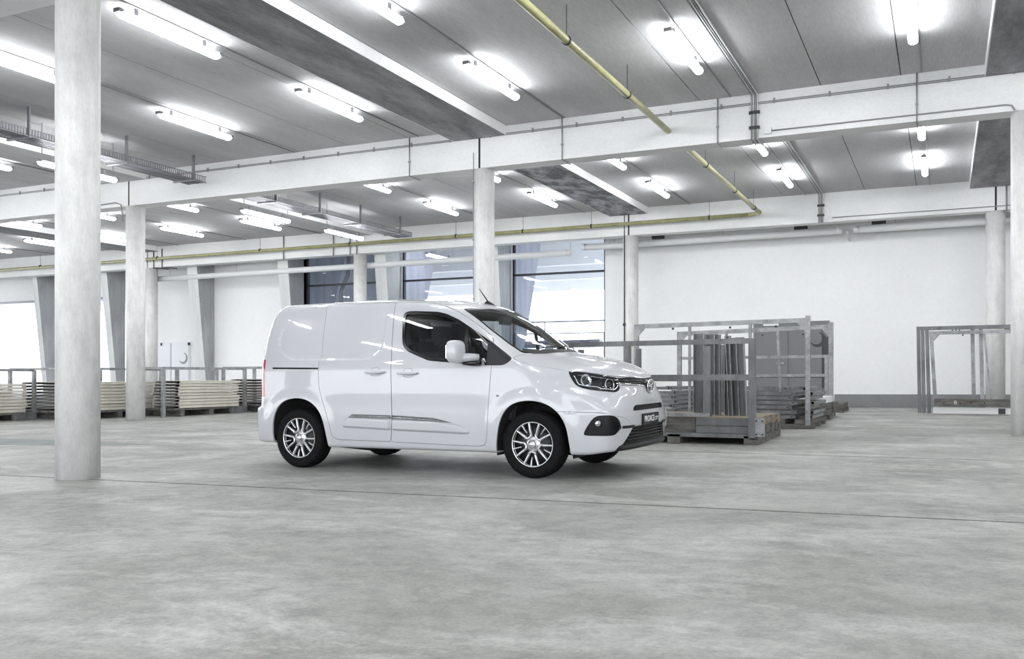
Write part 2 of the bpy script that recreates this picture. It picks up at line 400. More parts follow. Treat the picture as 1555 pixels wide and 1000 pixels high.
# ------------------------------------------------------------------ doors in the far wall
def crescent(cx, cz, r, v, parent, mat, a0=-100, a1=150, w=.45):
    """crescent moon mark: outer arc of one circle, inner arc of a shifted one"""
    mb = MB(); pts = []
    n = 20
    outer = [(cx+r*math.cos(math.radians(a)), cz+r*math.sin(math.radians(a))) for a in np.linspace(-150, 75, n)]
    inner = [(cx-.22*r+r*.80*math.cos(math.radians(a)), cz+.16*r+r*.80*math.sin(math.radians(a))) for a in np.linspace(70, -150, n)]
    poly = outer+inner
    for i in range(n-1):
        a, b = outer[i], outer[i+1]; c, d = inner[n-1-i], inner[n-2-i]
        mb.add([(a[0], v, a[1]), (b[0], v, b[1]), (d[0], v, d[1]), (c[0], v, c[1])], [(0, 1, 2, 3)])
    return mb.build('crescent_mark', mat, parent)
g = ground(-3.9, VW)
d = struct(MB().box(-4.72, -2.74, VW-.05, VW+.02, g, 2.53).build('door_1', 'grey_door'))
MB().box(-4.66, -3.80, VW-.075, VW-.045, g+.02, 2.40).build('door_leaf', 'grey_door', d)
MB().box(-3.785, -2.93, VW-.075, VW-.045, g+.02, 2.40).build('door_leaf', 'grey_door', d)
MB().box(-4.45, -4.05, VW-.08, VW-.05, 2.42, 2.49).build('sign_strip', 'fix_box', d)
MB().box(-4.66, -2.93, VW-.082, VW-.07, 1.02, 1.09).build('kick_bar', 'window_frame', d)
MB().tube([(-3.93, VW-.12, 1.40), (-3.93, VW-.075, 1.40)], .03).tube([(-3.93, VW-.12, 1.40), (-4.09, VW-.12, 1.40)], .018).build('door_handle', 'conduit_light', d)
mb = MB().box(-2.92, -2.76, VW-.085, VW-.05, .75, 2.10)
mb.build('dark_reveal', 'dark_print', d)
crescent(-3.03, 2.03, .2, VW-.088, d, 'dark_print')
d = struct(MB().box(-26.85, -25.10, VW-.05, VW+.02, 0, 2.33).build('door_2', 'white_metal'))
MB().box(-26.82, -26.02, VW-.08, VW-.045, .05, 2.29).build('door_leaf', 'white_metal', d)
MB().box(-25.97, -25.13, VW-.08, VW-.045, .05, 2.29).build('door_leaf', 'white_metal', d)
MB().box(-26.02, -25.97, VW-.07, VW-.04, .05, 2.29).build('door_gap', 'conduit', d)
crescent(-25.38, 1.72, .21, VW-.085, d, 'conduit')
for u in (-26.5, -25.16): MB().box(u, u+.07, VW-.10, VW-.05, 2.2, 2.3).build('hinge', 'clamp', d)

# ------------------------------------------------------------------ fluorescent battens
def lamp_parts(t, L=.88):
    MB().box(-.035, .035, -L+.02, L-.02, -.12, -.09).box(-.015, .015, -L*.7, -L*.7+.04, -.09, 0).box(-.015, .015, L*.7-.04, L*.7, -.09, 0).build('housing', 'fixture', t)
    mb = MB(); n = 14; prof = []
    for k in range(n+1):
        a = -.6+(math.pi+1.2)*k/n; prof.append((.062*math.cos(a), -.145-.050*math.sin(a)))
    ys = [(-L, .35), (-L+.02, .75), (-L+.06, 1), (L-.06, 1), (L-.02, .75), (L, .35)]
    vs = [(x*s, y, -.12+(z+.12)*(s if s < 1 else 1)) for y, s in ys for x, z in prof]
    m = n+1; fs = [(i*m+k, i*m+k+1, (i+1)*m+k+1, (i+1)*m+k) for i in range(len(ys)-1) for k in range(n)]
    fs += [tuple(range(m)), tuple((len(ys)-1)*m+k for k in reversed(range(m)))]+[(i*m, (i+1)*m, (i+1)*m+n, i*m+n) for i in range(len(ys)-1)]
    mb.add(vs, fs, True); mb.build('diffuser', 'tube', t)
    for s in (-1, 1): MB().box(-.05, .05, *sorted((s*(L-.05), s*(L+.03))), -.14, -.09).build('end_clip', 'fixture', t)
proto = thing('ceiling_lamp', 'x', 'lamp'); lamp_parts(proto)
rowsU = [5.55, 2.6, -.37, -3.27, -6.25, -9.26, -12.22, -18.35, -21.45, -24.5, -27.5, -30.5]
rname = {5.55: 'second row outside at right', 2.6: 'first row outside at right', -.37: 'rightmost lamp row', -3.27: 'row left of the conduit bundle', -6.25: 'row left of the yellow pipe',
         -9.26: 'first row left of the middle panel', -12.22: 'second row left of the middle panel', -18.35: 'first row left of the cable tray', -21.45: 'second row left of the cable tray',
         -24.5: 'third row left of the cable tray', -27.5: 'fourth row left of the cable tray', -30.5: 'fifth row left of the cable tray'}
first = True
def lamp_at(u, v, z, label, group):
    global first
    if first: o = proto; first = False; o.location = (u, v, z)
    else: o = copy_tree(proto, (u, v, z))
    tag(o, label, 'lamp', group); return o
spots = [(-.6, 'behind the viewpoint'), (3.2, 'overhead near the viewpoint'), (9.18, 'before near beam, nearer'), (12.7, 'before near beam, farther'), (18.25, 'beyond near beam, nearer'), (21.7, 'beyond near beam, farther')]  # the first two ranks are out of view, added for light and reflections
for u in rowsU:
    for v, w in spots:
        if v < 8 and (u < -13 or u > 6): continue
        lamp_at(u, v, ZC, f'lit batten, {rname[u]}, {w}', 'lit battens on the concrete ceiling')
    # conduit feeding the row
    for v0, v1, wn_ in ((7.0, 15.4, 'before near beam'), (15.9, 24.5, 'beyond near beam')):
        if u > 3: continue
        MBc = MB().tube([(u+.07, v0, ZC-.014), (u+.07, v1, ZC-.014)], .011, 8)
        o = MBc.build('conduit', 'conduit'); tag(o, f'thin grey conduit feeding the {rname[u]}, {wn_}', 'conduit', 'conduits on the ceiling')
for k, v in enumerate((12.5, 17.9, 21.15, 26.5)):
    u = -14.98
    o = lamp_at(u, v, 5.10, 'x', 'lit battens hung under the cable tray')
    o['label'] = ['lit batten hung beside the near cable tray', 'lit batten under the front of the far cable tray', 'lit batten under the rear of the far cable tray', 'lit batten hung outside beyond the far beam above the van'][k]
    for dv in (-.8, .8): MB().bar((0, dv, .0), (0, dv, ZC-5.10), .012).build('hanger', 'conduit', o)
# unlit-looking battens along the white wall head
for k, (u, w) in enumerate(((-1.5, 'above the white wall right of the conduit drop'), (-3.42, 'above the white wall under the far beam'), (-7.3, 'beside the top of the far white column'))):
    tag(MB().box(u-.17, u+.17, 25.33, 25.43, 4.93, 5.02).build('junction_box', 'clamp'), f'small dark box {w}', 'box')
    MB().bar((u, 25.38, 5.02), (u, 25.38, ZC), .012).build('hanger', 'conduit', bpy.data.objects[-1] if False else [o for o in COL.objects if o.name.startswith('junction_box')][-1])

# ------------------------------------------------------------------ yellow pipe
t = thing('yellow_pipe', 'yellow-green pipe crossing the ceiling and turning left along the far beam', 'pipe')
zp, vp = 5.24, 24.30
MB().tube([(-4.27, -2, zp), (-4.27, vp-.32, zp)], .052, 16).build('long_run', 'pipe', t)
arc = [(-4.27-.3*(1-math.cos(a)), vp-.32+.32*math.sin(a), zp-.0*a) for a in np.linspace(0, math.pi/2, 9)]
MB().tube(arc, .056, 16).build('elbow', 'pipe', t)
MB().tube([(-4.57, vp, zp), (-40, vp, zp-.03)], .052, 16).build('beam_run', 'pipe', t)
MB().tube([(-4.27, vp-.30, zp), (-4.27, vp-.22, zp)], .066, 16).build('collar', 'pipe', t)
for v in (2.6, 5.4, 10.75, 13.2, 18.2, 21.0, 23.3):
    MB().tube([(-4.27, v-.02, zp), (-4.27, v+.02, zp)], .062, 16).bar((-4.27, v, zp+.05), (-4.27, v, ZC), .008).build('pipe_clamp', 'clamp', t)
for u in (-5.6, -8.9, -11.0, -13.2, -17.0, -20.6, -25.2, -31.2):
    MB().tube([(u-.02, vp, zp), (u+.02, vp, zp)], .062, 16).bar((u, vp, zp+.05), (u, vp, ZC), .008).build('pipe_clamp', 'clamp', t)

# conduit bundle that crosses ceiling and beams
for k, (v0, v1, vb, w) in enumerate(((-2, colV[2]-BW, colV[2]-BW, 'before the near beam'), (colV[2]+BW, colV[3]-BW, colV[3]-BW, 'beyond the near beam'))):
    t = thing('conduit_bundle', f'bundle of grey conduits on ceiling and beam face {w}', 'conduit')
    for i in range(4):
        u = -2.86+.032*i
        pts = [(u, v0, ZC-.02), (u, v1-.05, ZC-.02), (u, vb-.03, ZC-.06), (u, vb-.03, ZB-.02)]
        if k == 0: pts += [(u, vb+.12, ZB-.025), (u, vb+.39, ZB-.025)]
        MB().tube(pts, .012, 8).build('conduit_run', 'conduit_light' if i % 2 else 'conduit', t)
    for z in (5.35, 5.1): MB().box(-2.90, -2.73, vb-.05, vb-.012, z, z+.05).build('saddle', 'clamp', t)
for k, (v, w, ue) in enumerate(((colV[2], 'near beam', .93), (colV[3], 'far beam', 10.0))):
    vb = v-BW
    t = thing('conduit', f'thin conduit along the lower edge of the {w} from a white junction box', 'conduit')
    pts = [(-2.55, vb-.016, 5.05), (ue-.1, vb-.016, 5.05)]+([(ue-.02, vb-.016, 5.03), (ue+.02, vb-.016, 4.96)] if k == 0 else [])
    MB().tube(pts, .012, 8).build('conduit_run', 'conduit', t)
    MB().box(-2.66, -2.54, vb-.06, vb, 5.0, 5.1).build('junction_box', 'fix_box', t)
vb = colV[2]-BW
t = thing('conduit', 'pair of thin conduits clipped along the upper part of the near beam', 'conduit')
for dz in (0, .025): MB().tube([(-34, vb-.012, 5.54+dz), (10, vb-.012, 5.50+dz)], .008, 6).build('conduit_run', 'conduit', t)
for u in np.arange(-24, 4, .86): MB().box(u-.015, u+.015, vb-.026, vb, 5.495+(-u)*.0009, 5.575+(-u)*.0009).build('clip', 'conduit', t)
for k, (u, v, w) in enumerate(((-6.22, colV[2], 'near beam left of the yellow pipe'), (-9.42, colV[2], 'near beam left of the white column'), (-.37, colV[2], 'near beam in line with the rightmost lamps'), (-3.42, colV[2], 'near beam left of the conduit bundle'))):
    t = thing('conduit', f'short vertical conduit down the {w}', 'conduit')
    MB().tube([(u, v-BW-.012, ZC), (u, v-BW-.012, ZB-.01), (u, v+BW, ZB-.015)], .011, 8).build('conduit_run', 'conduit', t)
    MB().box(u-.02, u+.02, v-BW-.03, v-BW, 5.2, 5.23).build('clip', 'conduit', t)
t = thing('conduit', 'thin cable running down the left side of the white middle column', 'conduit')
MB().tube([(-8.02, 15.46, ZB+.3), (-8.02, 15.455, .7)], .01, 6).build('conduit_run', 'conduit', t)
for z in np.arange(1.4, 4.8, .55): MB().box(-8.04, -8.0, 15.43, 15.46, z, z+.02).build('clip', 'conduit', t)
t = thing('conduit', 'thin cable running down the column at the white wall', 'conduit')
MB().tube([(-8.02, 24.54, ZC-.1), (-8.02, 24.53, .6)], .014, 6).build('conduit_run', 'seam', t)
MB().box(-8.05, -7.99, 24.49, 24.53, 2.45, 2.52).build('clip', 'clamp', t)
t = thing('conduit', 'thin conduit bending onto the top of the column beside the timber stacks', 'conduit')
vb = colV[2]-BW
MB().tube([(-18.9, vb-.015, ZC), (-18.9, vb-.015, 5.02), (-17.3, vb-.015, 5.05), (-17.14, vb-.015, 4.99), (-17.08, vb-.01, 4.6)], .016, 8).build('conduit_run', 'conduit', t)

# white ducts along the far side
def duct(u0, u1, z0, z1, label, vd=25.25, ends=True):
    t = thing('white_duct', label, 'duct')
    MB().tube([(u0, vd, z0), (u1, vd, z1)], .095, 18).build('duct_run', 'duct', t)
    if ends:
        for u, z, s in ((u0, z0, 1), (u1, z1, -1)):
            MB().tube([(u, vd, z), (u+s*.12, vd, z)], [.075, .11], 18).build('end_cap', 'duct', t)
    for u in np.arange(u0+1, u1, 3.1):
        MB().bar((u, vd, z0+.09), (u, vd, ZC if vd > 25 else ZB), .008).build('hanger', 'conduit', t)
    return t
duct(-26.3, -9.75, 4.59, 4.63, 'long white round duct running behind the columns above the van', 24.985)
duct(-9.55, -2.38, 4.80, 4.82, 'white round duct along the head of the white wall, left piece')
duct(-2.1, 6.0, 4.82, 4.84, 'white round duct along the head of the white wall, right piece')
t = thing('support_bar', 'small steel support bar across the duct gap above the white wall', 'bracket')
MB().bar((-2.24, 25.1, 4.74), (-2.24, 25.75, 4.62), .05).build('bar', 'conduit_light', t)

# cable trays
def tray(v0, v1, label, ramps):
    t = thing('cable_tray', label, 'cable tray')
    u0, u1, z = -14.78, -14.30, 5.20
    mb = MB().box(u0, u1, v0, v1, z, z+.004).box(u0, u0+.004, v0, v1, z, z+.10).box(u1-.004, u1, v0, v1, z, z+.10)
    # mesh sides: rungs
    mb2 = MB()
    for v in np.arange(v0, v1, .055):
        mb2.box(u1-.008, u1+.008, v, v+.012, z, z+.11); mb2.box(u0-.008, u0+.008, v, v+.012, z, z+.11); mb2.box(u0, u1, v, v+.016, z-.014, z-.002)
    MBs = MB()
    for u in (u0, (u0+u1)/2, u1): MBs.bar((u, v0, z-.01), (u, v1, z-.01), .014)
    for u in (u0, u1): MBs.bar((u, v0, z+.11), (u, v1, z+.11), .014)
    MBs.build('side_wires', 'tray', t)
    m2 = mb2.build('mesh_wires', 'tray', t); m2['kind'] = 'stuff'
    cab = MB()
    for k in range(5): cab.tube([(u0+.06+k*.07, v0, z+.03), (u0+.05+k*.075, (v0+v1)/2, z+.035), (u0+.06+k*.07, v1, z+.03)], .02, 6)
    cab.build('cables', 'conduit', t)['kind'] = 'stuff'
    for v in ramps:
        MB().bar((u1+.02, v, z+.0), (u1+.02, v, ZC), .06, .03).box(u0-.05, u1+.06, v-.02, v+.02, z-.045, z-.015).build('hanger', 'tray', t)
    return t
tray(9.6, 15.15, 'wire cable tray hung at left before the near beam', (10.9, 13.0, 14.75))
tray(16.2, 23.6, 'wire cable tray hung beyond the near beam', (17.4, 19.1, 20.9, 22.9))
# conduit ladder down the far beam
t = thing('conduit_bundle', 'vertical conduits dropping from the far cable tray down the far beam', 'conduit')
for u in (-16.9, -17.15, -17.8, -19.8): MB().tube([(u, colV[3]-BW-.02, ZC), (u, colV[3]-BW-.02, ZB-.02)], .022, 8).build('conduit_run', 'conduit', t)
MB().box(-17.5, -16.8, colV[3]-BW-.06, colV[3]-BW-.02, 5.5, 5.53).build('cross_bar', 'clamp', t)
t = thing('conduit_bundle', 'pair of black conduits down the far beam beside the slim left column', 'conduit')
for u in (-25.6, -25.2): MB().tube([(u, colV[3]-BW-.02, ZC-.1), (u, colV[3]-BW-.02, ZB-.02), (u+.3, colV[3]+.2, ZB-.03)], .018, 8).build('conduit_run', 'clamp', t)
t = thing('conduit_bundle', 'pair of conduits down the far beam beside the wall-side right column', 'conduit')
for u in (1.34, 1.44): MB().tube([(u, colV[3]-BW-.02, ZC-.1), (u, colV[3]-BW-.02, ZB-.05)], .018, 8).build('conduit_run', 'conduit', t)

# ------------------------------------------------------------------ timber panel stacks on the left
def stillage(u1, v0, v1, Wd, place):
    """steel rails round a stack; u1 is the side facing right"""
    t = thing('steel_stillage', f'low grey steel stillage rails around the {place}', 'rack', (u1, v0, ground(u1, v0)))
    g0 = 0
    H = 1.19; D = v1-v0
    MB().bar((0, 0, H), (0, D, H), .07, .06).build('top_rail', 'galv', t)
    MB().bar((-Wd, 0, H), (-Wd, D, H), .06, .05).build('top_rail', 'galv', t)
    MB().bar((-Wd, 0, H-.0), (0, 0, H-.0), .05, .05).build('end_rail', 'galv', t)
    for x, y in ((0, 0), (0, D), (-Wd, 0), (-Wd, D), (-Wd, D*.5)):
        MB().bar((x, y, 0), (x, y, H), .075, .075).build('post', 'galv', t)
    MB().box(-.035, .05, D-.55, D+.04, .03, .20).build('foot_plate', 'galv_dark', t)
    return t
def stack(u1, v0, v1, n, nm, wid):
    g0 = ground(u1, (v0+v1)/2)
    t = thing('timber_pallet', f'flat dark timber base under the {nm}', 'pallet', (u1, v0, g0))
    for y in (.05, (v1-v0)/2, v1-v0-.15): MB().box(-wid, -.02, y, y+.14, .0, .14).build('sleeper', 'old_timber', t)
    for i in range(7): 
        x = -wid+i*wid/7
        MB().box(x+.01, x+wid/7-.01, -.15, v1-v0+.1, .14, .19).build('deck_board', 'old_timber', t)
    pr = None
    for i in range(n):
        z = g0+.195+i*.076; dx = random.uniform(-.02, .02); dy = random.uniform(-.03, .03)
        w = 'bottom' if i == 0 else 'topmost' if i == n-1 else ORD[i]
        lb = f'pale formwork panel, {w} one up in the {nm}' if i else f'pale formwork panel at the bottom of the {nm}'
        if pr is None:
            p = thing('formwork_panel', lb, 'panel', (u1+dx, v0+dy, z), 0, f'panels in the {nm}')
            L = v1-v0
            MB().box(-wid, 0, 0, L, .052, .064).build('sheet', 'ply_top', p)
            MB().box(-.05, 0, .02, L, .0, .050).build('edge_lath', 'ply', p)
            MB().box(-wid, -wid+.05, .02, L, .0, .050).build('edge_lath', 'ply', p)
            if wid > 1: MB().box(-wid*.55, -wid*.55+.05, .25, L, .0, .050).build('edge_lath', 'ply', p)
            pr = p
        else:
            p = copy_tree(pr, (u1+dx, v0+dy, z)); p['label'] = lb
        p.rotation_euler = (0, 0, random.uniform(-.012, .012))
for k, (u1, v0, v1, n, nm) in enumerate([(-19.6, 12.6, 14.9, 9, 'panel stack at the left edge'), (-18.2, 15.2, 17.45, 9, 'panel stack behind the large column'),
                                         (-17.0, 17.1, 19.2, 9, 'panel stack beside the slim column'), (-15.75, 19.75, 21.9, 9, 'panel stack right behind the van tail')]):
    wd = .92 if k == 2 else 2.0
    stack(u1, v0, v1, n, nm, wd)
    stillage(u1+.10, v0-.62 if k == 2 else v0-.24, v1+.12, wd+.06+(.1 if k != 2 else 0), nm)

# ------------------------------------------------------------------ steel and timber storage right of the van
def gm(u, v): return ground(u, v)
# timber base
u0, u1, v0, v1 = -5.4, -2.27, 12.66, 14.62
g = gm(-2.4, 12.7)
t = thing('timber_pallet', 'weathered two-layer timber platform right in front of the van nose', 'pallet', (u1, v0, g))
W_ = u1-u0; D_ = v1-v0
for x in (-.09, -1.15, -2.3, -3.0): MB().box(x-.09, x+.09, .0, D_, .0, .12).build('sleeper', 'old_timber', t)
nb = 9
for i in range(nb):
    y = .1+i*(D_-.1)/nb
    MB().box(-W_, -.01+random.uniform(-.02, .02), y, y+(D_-.1)/nb-.012, .125, .235).build('lower_beam', 'old_timber', t)
for i in range(nb):
    y = .1+i*(D_-.1)/nb
    MB().box(-W_, random.uniform(-.03, .02)-.02, y, y+(D_-.1)/nb-.01, .24, .365).build('deck_beam', 'brown_timber', t)
MB().box(-W_, -.86, .06, .095, .15, .36).build('front_board', 'old_timber', t)
for z in (.15, .255): MB().box(-.85, -.12, .05, .09, z, z+.095).build('front_board', 'galv_dark', t)
MB().box(-W_, -.02, .0, .055, .09, .145).build('front_angle', 'galv_dark', t)
# rail frame around it
t = thing('steel_rail_frame', 'grey steel rail frame with two rails right of the van nose', 'rack', (-2.33, 12.62, g))
for x, z0, z1 in ((0, .10, 1.42), (-.60, .38, 1.34), (-1.75, .38, 1.36), (-2.95, .38, 1.36)):
    MB().bar((x, 0, z0), (x, 0, z1), .09, .08).build('post', 'galv_dark', t)
MB().bar((-3.1, -.02, 1.385), (.045, -.02, 1.405), .06, .07).build('top_rail', 'galv_dark', t)
MB().bar((-3.1, -.02, .905), (.045, -.02, .915), .06, .08).build('middle_rail', 'galv_dark', t)
MB().bar((-3.1, -.02, .40), (-.56, -.02, .40), .06, .05).build('bottom_rail', 'galv', t)
MB().box(.03, .17, -.03, -.02, .12, .37).build('gusset_plate', 'galv', t)
for z in (.15, .33):
    for x in (.06, .14): MB().tube([(x, -.045, z), (x, -.03, z)], .012, 8).build('bolt', 'clamp', t)
t = thing('steel_rail_frame', 'second grey rail frame behind the first one by the van nose', 'rack', (-2.9, 14.5, g+.02))
for x in (-.25, -1.6, -2.6): MB().bar((x, 0, .36), (x, 0, 1.40 if x > -1 else 1.36), .08, .07).build('post', 'galv_dark', t)
MB().bar((-2.8, 0, .86), (-.2, 0, .86), .05, .06).build('middle_rail', 'galv_dark', t)
# upright channels
cx = [(-3.29, .15, 1.66), (-3.13, .15, 1.655), (-2.985, .07, 1.645), (-2.92, .07, 1.63), (-2.84, .055, 1.62), (-2.79, .10, 1.60), (-2.69, .10, 1.60)]
names = ['leftmost', 'second', 'third', 'fourth', 'fifth', 'sixth', 'rightmost']
for k, (u, w, zt) in enumerate(cx):
    v = 13.35+.1*(k % 2)
    b = .0 if k else .0
    t = tag(bpy.data.objects.new('steel_channel', None), f'{names[k]} of the upright grey steel channels on the timber platform', 'steel profile', 'upright steel channels'); COL.objects.link(t)
    zb = g+.37
    t.location = (u+(.06 if k > 2 else .0), v, zb); H = zt-zb; lean = -.05 if k > 3 else 0
    MB().bar((w/2, 0, 0), (w/2+lean, 0, H), w, .012, (0, 1, 0)).build('web', 'galv_dark', t)
    for s in (0, 1): MB().bar((w*s, -.04, 0), (w*s+lean, -.04, H), .012, .09, (0, 1, 0)).build('flange', 'galv', t)

def portal(name_label, ul, ur, v, zl, zr, zbl, zbr, wid=.085, mids=(), rails=(), gus=True, zrail=None, mat='galv', lean=(0, 0)):
    t = thing('portal_frame', name_label, 'rack', (ur, v, gm(ur, v)))
    g_ = gm(ur, v); X = ul-ur
    MB().bar((X+lean[0], 0, zbl-g_), (X, 0, zl-g_), wid, wid, (0, 1, 0)).build('post', mat, t)
    MB().bar((lean[1], 0, zbr-g_), (0, 0, zr-g_+wid/2), wid, wid, (0, 1, 0)).build('post', mat, t)
    MB().bar((X-wid/2, 0, zl-g_-wid/2), (wid/2, 0, zr-g_-wid/2), wid*.92, wid*.98).build('top_rail', mat, t)
    if gus:
        for x, s, z in ((X, 1, zl), (0, -1, zr)):
            z = z-g_-wid
            MB().prism([(x+s*wid/2, z), (x+s*(wid/2+.14), z), (x+s*wid/2, z-.16)], 'y', -wid/2-.008, -wid/2-.001).build('gusset_plate', mat, t)
    for u, z0, z1, w, du in mids:
        MB().bar((u-ur+du, 0, z0-g_), (u-ur, 0, z1-g_), w, w, (0, 1, 0)).build('intermediate_post', 'galv', t)
    for z0, z1, w, ua, ub in rails:
        MB().bar((ua-ur, .01, z0-g_), (ub-ur, .01, z1-g_), w, w).build('rail', mat, t)
    for f in (.18, .44, .78): MB().box(X*f, X*f+.03, -.02, .02, zl-g_-wid-.035, zl-g_-wid).build('loop', 'clamp', t)
    return t
portal('tall galvanised portal frame nearest behind the van nose', -5.07, -2.07, 16.22, 1.99, 2.03, .25, .22, .075,
       mids=((-4.09, .30, 1.93, .045, 0), (-3.03, .3, 1.95, .05, 0), (-2.57, .78, 1.84, .04, .05)))
portal('second galvanised portal frame with mid rails, behind the first', -5.35, -2.13, 20.3, 2.04, 2.13, .6, .20, .09,
       mids=((-4.3, .6, 2.0, .05, 0), (-2.22, .3, 1.46, .07, 0)), rails=((1.45, 1.47, .06, -5.3, -2.15), (1.05, 1.07, .06, -5.3, -2.15)))
# flat-stacked tube frames
gg = gm(-2, 16.5)
t = thing('timber_pallet', 'grey timber base under the stack of flat tube frames', 'pallet', (-2.0, 16.32, gg))
for y in (.0, .8, 1.5): MB().box(-2.9, .02, y, y+.16, 0, .07).build('sleeper', 'old_timber', t)
for i in range(6): MB().box(-.30*1-i*.44, -.02-i*.44, .0, 1.75, .075, .155).build('deck_beam', 'old_timber', t)
fr = None; nF = 7
for i in range(nF):
    z = gg+.16+i*.08+.036
    lb = f'flat square-tube frame, {["lowest", "second", "third", "fourth", "fifth", "sixth", "topmost"][i]} in the pile behind the upright channels'
    if fr is None:
        fr = thing('tube_frame', lb, 'steel frame', (-2.0, 16.34, z), 0, 'flat tube frames in the pile')
        MB().hollow((-2.9, .07, 0), (-.30, .07, 0), .052).build('tube', 'galv_dark', fr)
        MB().hollow((-2.9, 1.6, 0), (.0, 1.6, 0), .052).build('tube', 'galv_dark', fr)
        for x in (-.04, -.36, -1.9, -2.4):
            MB().hollow((x, 0, 0), (x, 1.56, 0), .058, .006).build('tube', 'galv', fr)
    else:
        f = copy_tree(fr, (-2.0+[0, .02, -.06, .03, -.03, .015, -.1][i], 16.34+random.uniform(-.02, .02), z)); f['label'] = lb
# further timber piles
for k, (u, v, wv, n, top, w) in enumerate(((-2.06, 18.8, 2.3, 3, .0, 'behind the tube frames'), (-2.08, 22.4, 1.3, 2, .0, 'farthest back near the grey door'))):
    g_ = gm(u, v)
    t = thing('timber_pallet', f'low dark pile of timber beams {w}', 'pallet', (u, v, g_))
    for L in range(n):
        for i in range(4):
            y = i*wv/4
            MB().box(-2.4, random.uniform(-.06, .02), y, y+wv/4-.02, L*.115, L*.115+.105).build('timber_beam', 'old_timber', t)
t = tag(MB().box(-2.75, -2.07, 18.95, 20.1, gm(-2.5, 19)+.345, gm(-2.5, 19)+.47).build('pale_block', 'beam', bevel=.01), 'pale grey block lying on the timber pile behind the tube frames', 'block')

# portal frames on the right
for k in range(4):
    du = .085*k; dv = -.07*k
    top = [2.135, 2.13, 2.12, 2.02][k]
    w = ['rearmost', 'second from rear', 'third from rear', 'nearest'][k]
    portal(f'{w} of the nested grey portal frames before the white wall', -.50+du, 2.5, 22.12+dv, top-.0, top+.01, .25, .25, .075, gus=(k == 3),
           mids=((([.56, .72][k], .55, top-.06, .075, .03),) if k < 2 else (((.78, .55, 1.95, .04, .13),) if k == 3 else ())), mat='galv_dark' if k < 3 else 'galv', lean=([.03, .03, .05, .10][k], 0))
t = thing('timber_beam', 'long dark plank with white marks at the foot of the nested frames', 'timber', (.0, 21.74, 0))
MB().box(-.18, 2.5, 0, .05, .41, .57).build('plank', 'old_timber', t)
def textobj(s, size, loc, rot, mat, parent, name='lettering', ext=.001, bold=0.):
    cu = bpy.data.curves.new(name, 'FONT'); cu.body = s; cu.size = size; cu.extrude = ext; cu.align_x = 'CENTER'; cu.align_y = 'CENTER'; cu.offset = bold
    o = bpy.data.objects.new(name, cu); COL.objects.link(o)
    dg = bpy.context.evaluated_depsgraph_get(); dg.update()
    me = bpy.data.meshes.new_from_object(o.evaluated_get(dg)); me.name = name
    bpy.data.objects.remove(o)
    r = bpy.data.objects.new(name, me); COL.objects.link(r); me.materials.clear(); me.materials.append(M[mat]); r.location = loc; r.rotation_euler = rot; r.parent = parent
    return r
textobj('B', .11, (.23, -.004, .49), (math.pi/2, 0, 0), 'fix_box', t)
for x in (.0, .32, .52, .78, 1.3): MB().tube([(x, -.006, .47+.02*(x > .5)), (x, .0, .47+.02*(x > .5))], .02, 8).build('bolt_head', 'clamp', t)
t = thing('steel_beam', 'pale steel section under the plank of the nested frames', 'steel profile', (.0, 21.8, 0))
MB().box(-.2, 2.5, 0, .1, .255, .385).build('section', 'beam', t)
MB().box(1.04, 1.17, -.008, .0, .26, .375).build('dark_end', 'clamp', t)
# ================================================================== the van
M['paint'] = None
def paint():
    m, nt, b = new_mat('white_car_paint'); L = nt.links
    b.inputs['Base Color'].default_value = (.50, .51, .535, 1); b.inputs['Roughness'].default_value = .32
    b.inputs['Coat Weight'].default_value = 1.; b.inputs['Coat Roughness'].default_value = .02; b.inputs['Coat IOR'].default_value = 1.5
    d = nt.nodes.new('ShaderNodeBsdfDiffuse'); d.inputs[0].default_value = (.03, .03, .033, 1)      # trimmed inner face of the panels
    geo = nt.nodes.new('ShaderNodeNewGeometry'); mx = nt.nodes.new('ShaderNodeMixShader')
    L.new(geo.outputs['Backfacing'], mx.inputs[0]); L.new(b.outputs[0], mx.inputs[1]); L.new(d.outputs[0], mx.inputs[2])
    L.new(mx.outputs[0], nt.nodes['Material Output'].inputs[0])
    return m
M['paint'] = paint()
M['black_plastic'] = plain('black_grained_plastic', (.009, .009, .010), .45)
M['trim_grey'] = plain('dark_grey_trim', (.022, .023, .028), .42)
M['gloss_black'] = plain('gloss_black_trim', (.008, .008, .010), .12, 0, .5)
def dull(k, s):
    M[k].node_tree.nodes['Principled BSDF'].inputs['Specular IOR Level'].default_value = s
M['rubber'] = mottled('tyre_rubber', (.006, .006, .0065), (.011, .011, .012), 20, (1, 1, 1), .75, 90, .2, .1)
M['alloy'] = plain('silver_wheel_cover', (.62, .63, .65), .28, .75)
dull('rubber', .12); dull('black_plastic', .25); dull('trim_grey', .3)
M['steel_dark'] = plain('dark_steel_wheel', (.018, .018, .02), .5, .2)
M['chrome'] = plain('chrome', (.78, .79, .80), .08, 1.)
M['chrome_dark'] = plain('smoked_chrome', (.38, .39, .41), .12, 1.)
M['chrome_strip'] = plain('strip_chrome', (.30, .305, .31), .10, 1.)
M['lamp_inner'] = plain('headlamp_inner_black', (.02, .02, .023), .25)
M['reflector'] = plain('lamp_reflector', (.75, .77, .80), .12, 1.)
M['red_lens'] = plain('red_tail_lens', (.42, .006, .03), .08, 0, .6)
M['interior'] = plain('cabin_dark', (.028, .028, .032), .7)
M['seat'] = plain('dark_seat_fabric', (.035, .036, .042), .85)
M['bulkhead'] = plain('grey_bulkhead', (.22, .23, .26), .6)
M['underbody'] = plain('underbody_black', (.012, .012, .013), .85)
M['plate'] = plain('plate_black', (.008, .008, .012), .35)
dull('plate', .15); dull('gloss_black', .35)
M['plate_text'] = plain('plate_white_lettering', (.82, .82, .82), .5)

